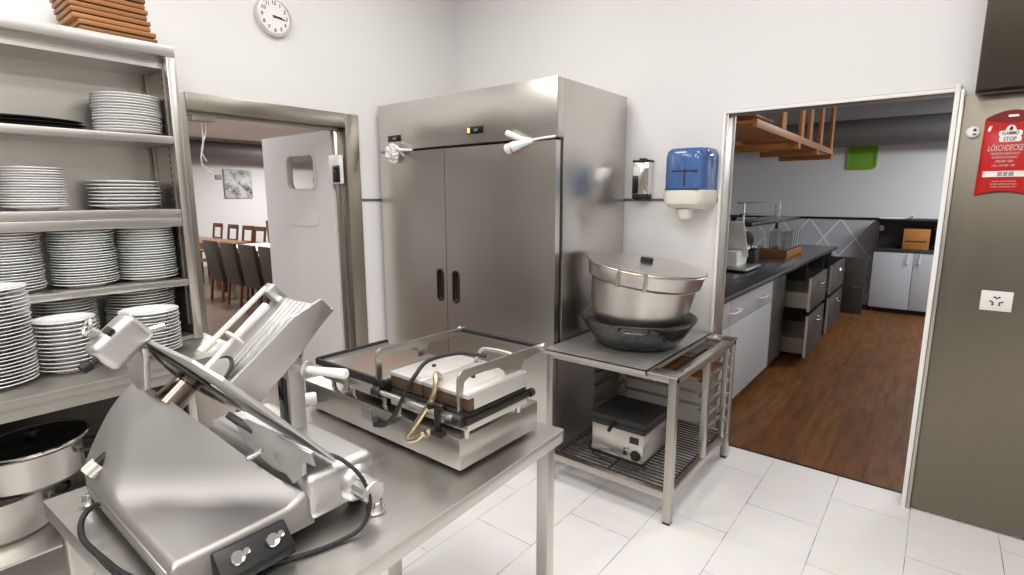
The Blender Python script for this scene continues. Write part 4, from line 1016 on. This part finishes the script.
# speckled black bowl and aluminium pot
bw = thing('enamel_bowl', 'wide speckled black enamel basin standing on the rack table', 'basin', (-1.222, 2.60, RT + .0025))
BT = Matrix.Translation((-1.222, 2.60, RT + .0025))
MB().lathe([(0, 0), (.19, 0), (.215, .012), (.262, .075), (.292, .128), (.303, .140), (.306, .150), (.300, .153), (.290, .146), (.262, .10), (.214, .020), (.19, .006), (0, .006)], BT, 64).build('bowl', 'iron', bw)
for a in (-68, 112):
    d = V((math.cos(math.radians(a)), math.sin(math.radians(a)), 0)); q = V((-d.y, d.x, 0)); c = V((-1.222, 2.60, RT + .128))
    MB().tube(catmull([c + d * .285 + q * .075, c + d * .318 + q * .06, c + d * .325, c + d * .318 - q * .06, c + d * .285 - q * .075], 5), .007, 8).build('handle', 'iron', bw)
pt = thing('stock_pot', 'large aluminium pot with glass-like flat lid tilted inside the black basin', 'pot', (-1.215, 2.60, RT + .08))
pt['label'] = 'large aluminium pot with shiny flat lid standing tilted in the black basin'
PT = Matrix.Translation((-1.228, 2.588, RT + .110)) @ Matrix.Rotation(math.radians(7.8), 4, V((-.217, .976, 0))) @ Matrix.Scale(1.025, 4)
PH = .305
MB().lathe([(0, 0), (.20, 0), (.222, .012), (.250, .10), (.262, PH - .085), (.266, PH - .078), (.282, PH - .066), (.292, PH - .012), (.300, PH), (.304, PH + .004), (.300, PH + .008), (.286, PH + .002), (.262, PH - .07), (.246, .10), (.216, .02), (.2, .008), (0, .008)], PT, 72).build('body', 'pot', pt)
MB().lathe([(0, PH + .015), (.16, PH + .0125), (.27, PH + .008), (.297, PH + .0075), (.303, PH + .010), (.303, PH + .014), (.296, PH + .016), (.27, PH + .0135), (.16, PH + .018), (0, PH + .0205)], PT, 72).build('lid', 'pot_lid', pt)
m = MB().box((-.030, -.018, PH + .018), (.030, .018, PH + .046), .006, PT @ Matrix.Translation((0.0, .0, 0)) @ Matrix.Rotation(.65, 4, 'Z')); m.build('lid_knob', 'black', pt)
for a0, nm in ((-77, 'handle'), (103, 'handle')):
    for da in (-13, 13):
        a = math.radians(a0 + da); d = V((math.cos(a), math.sin(a), 0))
        L0_ = frame(d * .286 + V((0, 0, PH - .045)), (-d.y, d.x, 0), (0, 0, 1))
        m = MB().box((-.010, -.035, -.001), (.010, .045, .010), .003, PT @ L0_)
        for zz in (-.02, .005, .03): m.cyl(PT @ L0_ @ V((0, zz, .009)), PT @ L0_ @ V((0, zz, .014)), .005, seg=8)
        m.build('handle_bracket', 'steel_dull', pt)
    a = math.radians(a0); d = V((math.cos(a), math.sin(a), 0)); q = V((-d.y, d.x, 0)); c = V((0, 0, PH + .004))
    MB().tube([PT @ v for v in catmull([c + d * .292 + q * .066, c + d * .318 + q * .05, c + d * .326, c + d * .318 - q * .05, c + d * .292 - q * .066], 5)], .0055, 8).build('handle', 'brass' if a0 < 0 else 'pot', pt)

# ------------------------------------------------------------------ bar room behind the back wall
BY = 8.84; BCZ = 2.72
struct(MB().box((-3.0, 3.22, -.1), (2.6, BY + .1, 0)).build('floor_bar', 'planks'))
struct(MB().box((-3.0, 3.22, BCZ), (2.6, BY + .1, BCZ + .1)).build('ceiling_bar', 'dark_wall'))
struct(MB().box((-3.0, BY, 1.215), (2.6, BY + .1, BCZ)).build('wall_bar_upper', 'wall'))
struct(MB().box((-3.0, BY - .004, 0), (2.6, BY + .1, 1.185)).build('wall_bar_lower', 'diamond'))
struct(MB().box((-3.0, BY - .016, 1.185), (2.6, BY + .1, 1.215)).build('trim_8', 'black'))
struct(MB().box((2.6, 3.22, -.1), (2.7, BY + .1, BCZ)).build('wall_bar_right', 'wall'))
struct(MB().box((-3.10, 3.22, -.1), (-3.0, BY + .1, BCZ + .1)).build('wall_bar_left', 'wall'))
m = MB().cyl((-2.95, BY - .22, 2.335), (2.55, BY - .22, 2.335), .175, seg=32)
tag(m.build('ventilation_duct', 'duct'), 'long round grey ventilation duct under the ceiling behind the right doorway', 'duct')
# counter
ct = thing('bar_counter', 'long bar counter with dark worktop seen through the right doorway', 'counter', (-1.4, 5.6, 0))
CX = -1.03
MB().box((-1.78, 3.235, .842), (-1.0, 7.85, .88), .003).build('worktop', 'counter', ct)
MB().box((-1.75, 3.24, .0), (-1.10, 7.8, .08)).build('plinth', 'black', ct)
MB().box((-1.76, 3.24, .081), (-1.74, 7.8, .841)).build('back_panel', 'dark_cab', ct)
for y in (3.24, 3.60, 4.70, 5.17, 6.24, 7.24, 7.6, 7.78): MB().box((-1.739, y, .081), (CX - .022, y + .02, .841)).build('divider', 'dark_cab', ct)
MB().box((-1.739, 3.27, .081), (CX - .022, 7.77, .10)).build('bottom_panel', 'dark_cab', ct)
def cab_handle(par, y0, y1, z, x=CX, vert=False):
    m = MB()
    if vert: m.tube(catmull([(x, y0, z - .06), (x + .03, y0, z - .055), (x + .03, y0, z + .055), (x, y0, z + .06)], 4), .006, 8)
    else: m.tube(catmull([(x, y0, z), (x + .035, y0 + .01, z), (x + .035, y1 - .01, z), (x, y1, z)], 4), .006, 8)
    return m.build('handle', 'white_plastic', par)
for y0, y1 in ((3.27, 3.60), (3.61, 4.70)):
    d = MB().box((CX - .02, y0, .655), (CX, y1 - .005, .838), .002).build('drawer', 'grey_cab', ct); cab_handle(d, (y0 + y1) / 2 + .12, (y0 + y1) / 2 + .30, .745)
    d = MB().box((CX - .02, y0, .085), (CX, y1 - .005, .650), .002).build('door', 'grey_cab', ct)
d = MB().box((CX - .02, 4.715, .085), (CX, 5.17, .838), .002).build('door', 'dark_cab', ct)
MB().box((CX - .002, 4.705, .085), (CX + .002, 4.714, .838)).build('edge_strip', 'edge', d)
# open drawers
DX = -.83
for y0, y1 in ((5.195, 5.98), (6.27, 7.2)):
    for z0, z1 in ((.50, .80), (.085, .46)):
        f = MB().box((DX - .018, y0, z0), (DX, y1, z1), .002).build('drawer', 'dark_cab', ct)
        MB().box((DX - .019, y0 - .0045, z0), (DX + .001, y0 - .0005, z1)).build('edge_strip', 'edge', f)
        m = MB().box((-1.45, y0 + .03, z0 + .03), (DX - .019, y0 + .045, z0 + .16)).box((-1.45, y1 - .045, z0 + .03), (DX - .019, y1 - .03, z0 + .16)).box((-1.45, y0 + .03, z0 + .02), (DX - .019, y1 - .03, z0 + .03))
        m.build('drawer_box', 'door_frame', f)
        m = MB().tube(catmull([(DX, (y0 + y1) / 2 - .08, z1 - .08), (DX + .035, (y0 + y1) / 2 - .07, z1 - .08), (DX + .035, (y0 + y1) / 2 + .07, z1 - .08), (DX, (y0 + y1) / 2 + .08, z1 - .08)], 4), .007, 8); m.build('handle', 'chrome', f)
# door standing open at the end
d = MB().box((-1.025, 7.575, .085), (-.655, 7.593, .775), .002).build('open_door', 'dark_cab', ct)
MB().tube([(-.86, 7.575, .60), (-.86, 7.545, .60), (-.74, 7.545, .60), (-.74, 7.575, .60)], .007, 8).build('handle', 'chrome', d)
MB().tube([(-.78, 7.575, .42), (-.78, 7.545, .42), (-.68, 7.545, .42), (-.68, 7.575, .42)], .007, 8).build('handle', 'chrome', d)
# raised bar shelf
bs = thing('bar_shelf', 'dark raised bar shelf on posts above the counter, glasses beneath', 'shelf', (-1.62, 6.9, .88))
MB().box((-1.80, 5.6, 1.205), (-1.46, 7.82, 1.245), .003).build('shelf_board', 'counter', bs)
for y in (5.7, 7.7): MB().cyl((-1.70, y, .8805), (-1.70, y, 1.205), .02, seg=14).build('post', 'dark_metal', bs)
m = MB()
for z in (1.33, 1.44): m.cyl((-1.56, 5.45, z), (-1.56, 7.15, z), .010, seg=8)
for y in (5.46, 7.14): m.cyl((-1.56, y, 1.246), (-1.56, y, 1.45), .010, seg=8) if y > 5.6 else m.cyl((-1.56, y + .2, 1.246), (-1.56, y + .2, 1.45), .010, seg=8)
m.cyl((-1.56, 7.0, 1.246), (-1.60, 7.1, 1.44), .008, seg=8)
rl = m.build('rail_frame', 'chrome'); tag(rl, 'chrome tube rail standing on the raised bar shelf', 'rail')
# wicker tray with glasses
tr = MB(); wy0, wy1, wx0_, wx1_ = 5.95, 6.72, -1.50, -1.20
tr.box((wx0_, wy0, .8805), (wx1_, wy1, .892), .002)
for a, b in (((wx0_, wy0, .89), (wx0_ + .012, wy1, .955)), ((wx1_ - .012, wy0, .89), (wx1_, wy1, .955)), ((wx0_, wy0, .89), (wx1_, wy0 + .012, .955)), ((wx0_, wy1 - .012, .89), (wx1_, wy1, .955))): tr.box(a, b, .003)
tag(tr.build('wicker_tray', 'amber'), 'brown wicker tray holding drinking glasses on the bar counter', 'tray')
gm = None
rows_ = ('aisle-side row', 'far row')
for r_ in range(2):
    for i in range(6):
        x, y = -1.26 - r_ * .15, 6.03 + i * .12 + r_ * .03
        if gm is None:
            gm = MB().lathe([(0, 0), (.030, 0), (.032, .01), (.044, .25), (.0405, .25), (.027, .03), (0, .028)], Matrix.Translation((x, y, .8925)), 20).build('drinking_glass', 'glass'); o = gm
        else:
            o = gm.copy(); C.objects.link(o); o.location = (x, y, .8925)
        pos = 'nearest' if i == 0 else ('farthest' if i == 5 else ORD[i + 1] + ' from the near end')
        tag(o, 'clear tall glass in the wicker tray, %s in the %s' % (pos, rows_[r_]), 'glass', 'glasses in the wicker tray')
# small slicer on the bar
s2 = thing('bar_slicer', 'small pale slicer standing on the bar counter just beyond the doorway', 'meat slicer', (-1.34, 4.72, .8805))
q = (-1.36, 4.75)
MB().box((-1.50, 4.55, .895), (-1.20, 4.98, .92), .008).build('base', 'alu', s2)
for x in (-1.47, -1.23):
    for y in (4.58, 4.95): MB().cyl((x, y, .8806), (x, y, .896), .012, seg=10).build('foot', 'black', s2)
MB().prism([(4.62, .92), (4.90, .92), (4.95, 1.05), (4.60, 1.05)], -1.47, -1.30, frame((0, 0, 0), (0, 1, 0), (0, 0, 1)), .012).build('motor_housing', 'white_plastic', s2)
MB().box((-1.36, 4.93, .92), (-1.24, 5.06, 1.04), .008).build('control_block', 'black', s2)
rm = Matrix.Translation((-1.36, 4.78, 1.13)) @ Matrix.Rotation(math.radians(32), 4, 'X')
MB().lathe([(0, -.008), (.13, -.004), (.135, 0), (.13, .004), (0, .008)], rm @ Matrix.Rotation(PI / 2, 4, 'X') @ Matrix.Rotation(.25, 4, 'Y'), 36).build('blade', 'chrome', s2)
MB().box((-.13, -.07, -.12), (.10, -.055, .24), .006, rm).build('gauge_plate', 'white_plastic', s2)
MB().box((-.12, .05, -.05), (.10, .30, -.03), .006, rm @ Matrix.Rotation(-.7, 4, 'X')).build('food_tray', 'alu', s2)
MB().box((-.02, -.05, .16), (.03, .02, .24), .008, rm).build('pusher', 'black', s2)
ps = thing('counter_post', 'dark upright metal stand on the bar counter at the doorway edge', 'stand', (-1.45, 4.42, .8805))
MB().box((-1.50, 4.36, .8806), (-1.38, 4.48, .90), .003).build('base', 'dark_metal', ps)
for y in (4.39, 4.45): MB().box((-1.46, y - .012, .9), (-1.43, y + .012, 1.38), .003).build('upright', 'dark_metal', ps)
for z in (1.0, 1.15, 1.36): MB().box((-1.455, 4.39, z), (-1.435, 4.45, z + .015), .002).build('rung', 'dark_metal', ps)
# hanging wooden frame above the bar
hw = thing('hanging_wood_rack', 'orange wooden open rack hanging from the ceiling behind the right doorway', 'hanging rack', (-1.2, 4.9, 1.88))
HX, HZ = -.90, 1.90
MB().box((HX - .025, 3.40, HZ + .0), (HX, 6.10, HZ + .05), .002).build('beam', 'wood', hw)
MB().box((-1.36, 3.40, HZ + .0), (-1.335, 6.10, HZ + .05), .002).build('beam', 'wood', hw)
for y0, y1 in ((3.42, 4.50), (4.64, 5.26), (5.40, 6.0)):
    MB().box((-1.333, y0, HZ + .028), (HX - .027, y1, HZ + .046), .002).build('shelf_slat', 'wood', hw)
for y in (4.56, 5.30, 6.02):
    MB().box((-1.36, y, HZ - .045), (HX + .004, y + .05, HZ - .001), .002).build('crosspiece', 'wood', hw)
for y in (4.02, 4.62, 4.95, 5.42, 5.98):
    MB().box((HX - .025, y, HZ + .0505), (HX + .0, y + .10, BCZ - .001), .002).build('upright', 'wood', hw)
for y in (3.6, 4.62, 5.98): MB().box((-1.36, y, HZ + .0505), (-1.335, y + .16, BCZ - .001), .002).build('upright', 'wood', hw)
MB().box((-1.334, 3.44, HZ + .16), (-1.10, 4.6, HZ + .18), .002).build('upper_board', 'wood', hw)
# green tray on the far wall
m = MB(); FMg = frame((-.945, BY, 2.035), (1, 0, 0), (0, 0, 1))
m.prism(rounded(-.165, .165, -.155, .155, .045), .001, .012, FMg, .002); gt = m.build('back', 'green')
gt.name = 'green_tray'; tag(gt, 'lime green serving tray hung on the far wall of the bar room', 'tray')
m = MB(); ring_panel(m, rounded(-.175, .175, -.165, .165, .05), rounded(-.15, .15, -.14, .14, .04), .001, .026, FMg)
WM[gt] = gt.matrix_world.copy() if False else WM[gt]; m.build('rim', 'green', gt)
# white cabinet at the far wall
cbx0, cbx1, cby = -.66, .62, 8.38
wc = thing('coffee_cabinet', 'pale two-door base cabinet with open niche at the far end of the bar room', 'cabinet', (-.02, 8.6, 0))
MB().box((cbx0, cby + .02, .06), (cbx1, BY - .02, .80), .002).build('body', 'grey_cab', wc)
MB().box((cbx0 + .03, cby + .06, 0), (cbx1 - .03, BY - .04, .0605)).build('plinth', 'black', wc)
MB().box((cbx0 - .01, cby - .01, .80), (cbx1 + .01, BY - .018, .835), .002).build('worktop', 'counter', wc)
MB().box((cbx0 - .01, BY - .30, .836), (cbx0 + .012, BY - .018, 1.19), .001).build('side', 'dark_cab', wc)
MB().box((cbx1 - .012, BY - .30, .836), (cbx1 + .01, BY - .018, 1.19), .001).build('side', 'dark_cab', wc)
MB().box((cbx0 + .012, BY - .035, .836), (cbx1 - .012, BY - .02, 1.19)).build('back_panel', 'dark_cab', wc)
MB().box((cbx0 - .012, BY - .32, 1.191), (cbx1 + .012, BY - .018, 1.215), .002).build('top_board', 'dark_cab', wc)
for x0, x1, hx in ((cbx0 + .004, -.235, -.29), (-.229, .20, -.17), (.206, cbx1 - .004, .26)):
    d = MB().box((x0, cby, .065), (x1, cby + .019, .797), .002).build('door', 'grey_cab', wc)
    MB().tube([(hx, cby, .66), (hx, cby - .03, .66), (hx, cby - .03, .78), (hx, cby, .78)], .006, 8).build('handle', 'white_plastic', d)
bk = MB().box((-.37, 8.46, .836), (-.10, 8.70, 1.09), .004)
bk = bk.build('wooden_crate', 'wood'); tag(bk, 'orange wooden box in the niche on the pale cabinet', 'box')
MB().box((-.34, 8.456, .93), (-.13, 8.4605, .945)).build('handle_slot', 'ink', bk)
ap = thing('coffee_machine', 'dark small appliance beside the orange box on the pale cabinet', 'appliance', (.02, 8.6, .836))
MB().box((-.07, 8.50, .836), (.12, 8.74, .875), .005).build('base', 'black', ap)
MB().box((-.06, 8.62, .875), (.11, 8.74, 1.10), .01).build('column', 'black', ap)
MB().box((-.07, 8.48, 1.04), (.12, 8.74, 1.13), .012).build('head', 'black_gloss', ap)
dc = MB().tube(catmull([(-.64, 8.50, 1.225), (-.55, 8.50, 1.222), (-.40, 8.52, 1.222), (-.32, 8.50, 1.235), (-.29, 8.48, 1.26)], 5), .012, 8).build('white_pipe', 'white_plastic'); tag(dc, 'white bent pipe lying on top of the cabinet niche', 'pipe')
fk = MB().box((-.655, 8.70, 1.05), (-.60, 8.80, 1.12), .01).build('wall_plug', 'white_plastic'); tag(fk, 'small white plug box inside the cabinet niche', 'plug')

# ------------------------------------------------------------------ dining room behind the left wall
DX0, DX1, DY0, DY1, DZ = -12.6, -3.155, -2.4, 10.5, 2.70
struct(MB().box((DX0 - .1, DY0, -.1), (DX1, DY1, 0)).build('floor_dining', 'dining_floor'))
struct(MB().box((DX0 - .1, DY0, DZ), (DX1, DY1, DZ + .1)).build('ceiling_dining', 'ceil'))
struct(MB().box((DX0 - .1, DY0, -.1), (DX0, DY1, DZ)).build('wall_dining_far', 'wall'))
struct(MB().box((DX0, DY1, -.1), (DX1, DY1 + .1, DZ)).build('wall_dining_right', 'wall'))
struct(MB().box((DX0, DY0 - .1, -.1), (DX1, DY0, DZ)).build('wall_dining_left', 'wall'))
m = MB().cyl((-12.1, DY0 + .05, 2.48), (-12.1, DY1 - .05, 2.48), .19, seg=32)
tag(m.build('ventilation_duct', 'duct'), 'round grey ventilation duct along the far dining room wall above the picture', 'duct')
pc = thing('framed_picture', 'square grey abstract picture on the far dining room wall', 'picture', (DX0, 5.72, 1.80))
MB().box((DX0 + .001, 5.42, 1.48), (DX0 + .03, 6.03, 2.12), .004).build('canvas', 'picture', pc)
MB().box((DX0 + .001, 5.415, 1.475), (DX0 + .033, 5.43, 2.125)).build('frame', 'grey_ink', pc)
p2 = thing('small_picture', 'narrow brown framed picture seen through the swing door window', 'picture', (DX0, 7.9, 1.7))
MB().box((DX0 + .001, 7.62, 1.40), (DX0 + .03, 7.86, 2.0), .004).build('frame', 'dark_wood', p2)
MB().box((DX0 + .03, 7.66, 1.45), (DX0 + .034, 7.82, 1.95)).build('print', 'wood', p2)
lf = thing('ceiling_lamp', 'bright rectangular ceiling lamp in the dining room', 'lamp', (-7.9, 3.62, DZ))
MB().box((-8.15, 3.50, DZ - .03), (-7.62, 3.74, DZ - .001), .004).build('housing', 'white_plastic', lf)
MB().box((-8.13, 3.52, DZ - .036), (-7.64, 3.72, DZ - .0305), .002).build('diffuser', 'lamp', lf)
# tables
t1 = thing('dining_table', 'wooden dining table with white runner behind the brown leather chairs', 'table', (-7.4, 4.05, 0))
MB().box((-9.0, 3.62, .71), (-5.9, 4.42, .745), .004).build('tabletop', 'table_wood', t1)
for x in (-8.9, -6.0):
    for y in (3.70, 4.34): MB().box((x - .035, y - .035, 0), (x + .035, y + .035, .71), .003).build('leg', 'dark_wood', t1)
rn = MB().box((-8.85, 3.66, .7455), (-6.0, 4.38, .749), .001).build('tablecloth', 'cloth_white'); tag(rn, 'white cloth spread over the nearer dining table', 'tablecloth')
t2 = thing('dining_table', 'long bare wooden dining table farther back in the dining room', 'table', (-10.4, 4.0, 0))
MB().box((-11.6, 3.70, .71), (-9.25, 4.32, .75), .004).build('tabletop', 'table_wood', t2)
for x in (-11.5, -9.35):
    for y in (3.78, 4.24): MB().box((x - .04, y - .04, 0), (x + .04, y + .04, .71), .003).build('leg', 'table_wood', t2)
MB().box((-11.5, 3.77, .63), (-9.35, 4.25, .709)).build('apron', 'table_wood', t2)
def leather_chair():
    t = thing('leather_chair', 'dark brown leather dining chair', 'chair', (0, 0, 0), 'leather chairs along the nearer table')
    MB().box((-.21, -.02, .40), (.21, .42, .47), .02).build('seat', 'cushion', t)
    MB().prism([(-.02, .30), (.03, .30), (.02, .58), (-.045, .89), (-.095, .89), (-.06, .58)], -.21, .21, frame((0, 0, 0), (0, 1, 0), (0, 0, 1)), .012).build('backrest', 'leather', t)
    for x in (-.185, .185):
        for y, dy in ((.005, -.05), (.39, 0)): MB().tube([(x, y + dy, 0), (x, y, .40)], .02, rect=(.032, .032)).build('leg', 'dark_wood', t)
    return t
lc = leather_chair()
xs_ = [-8.18, -7.62, -7.07, -6.52]
for i, x in enumerate(xs_):
    c = lc if i == 0 else copy_tree(lc)
    c.location = (x, 3.32, 0)
    c['label'] = ('leftmost brown leather dining chair seen through the left doorway', 'second brown leather dining chair from the left through the doorway', 'third brown leather dining chair from the left, beside the swing door', 'brown leather dining chair half hidden by the swing door edge')[i]
def wood_chair():
    t = thing('wooden_chair', 'wooden chair', 'chair', (0, 0, 0), 'wooden chairs around the farther table')
    MB().box((-.20, -.02, .43), (.20, .38, .46), .006).build('seat', 'table_wood', t)
    m = MB()
    for x in (-.185, .185): m.tube([(x, -.02, .45), (x, -.09, .96)], .02, rect=(.035, .03))
    m.box((-.20, -.105, .90), (.20, -.07, .98), .004).box((-.19, -.075, .66), (.19, -.05, .70), .003); m.build('backrest', 'dark_wood', t)
    for x in (-.185, .185):
        for y in (.0, .36): MB().box((x - .017, y - .017, 0), (x + .017, y + .017, .43), .002).build('leg', 'dark_wood', t)
    return t
wch = wood_chair()
spots = [(-11.60, 4.71, PI, 'wooden chair behind the farther table, first of four from the left'), (-10.80, 4.66, PI, 'wooden chair behind the farther table, second of four from the left'),
         (-10.10, 4.62, PI, 'wooden chair behind the farther table, third of four from the left'), (-9.60, 4.60, PI, 'wooden chair behind the farther table, nearest the swing door'),
         (-9.85, 3.45, 0, 'wooden chair at the left doorway jamb, near side of the farther table'), (-11.9, 6.2, -PI / 2, 'wooden chair against the far wall, first beyond the table'), (-11.9, 6.8, -PI / 2, 'wooden chair against the far wall, half behind the swing door'), (-10.2, 5.9, 0, 'wooden chair with its back to the table near the swing door')]
for i, (x, y, rz, lb) in enumerate(spots):
    c = wch if i == 0 else copy_tree(wch)
    c.location = (x, y, 0); c.rotation_euler = (0, 0, rz); c['label'] = lb
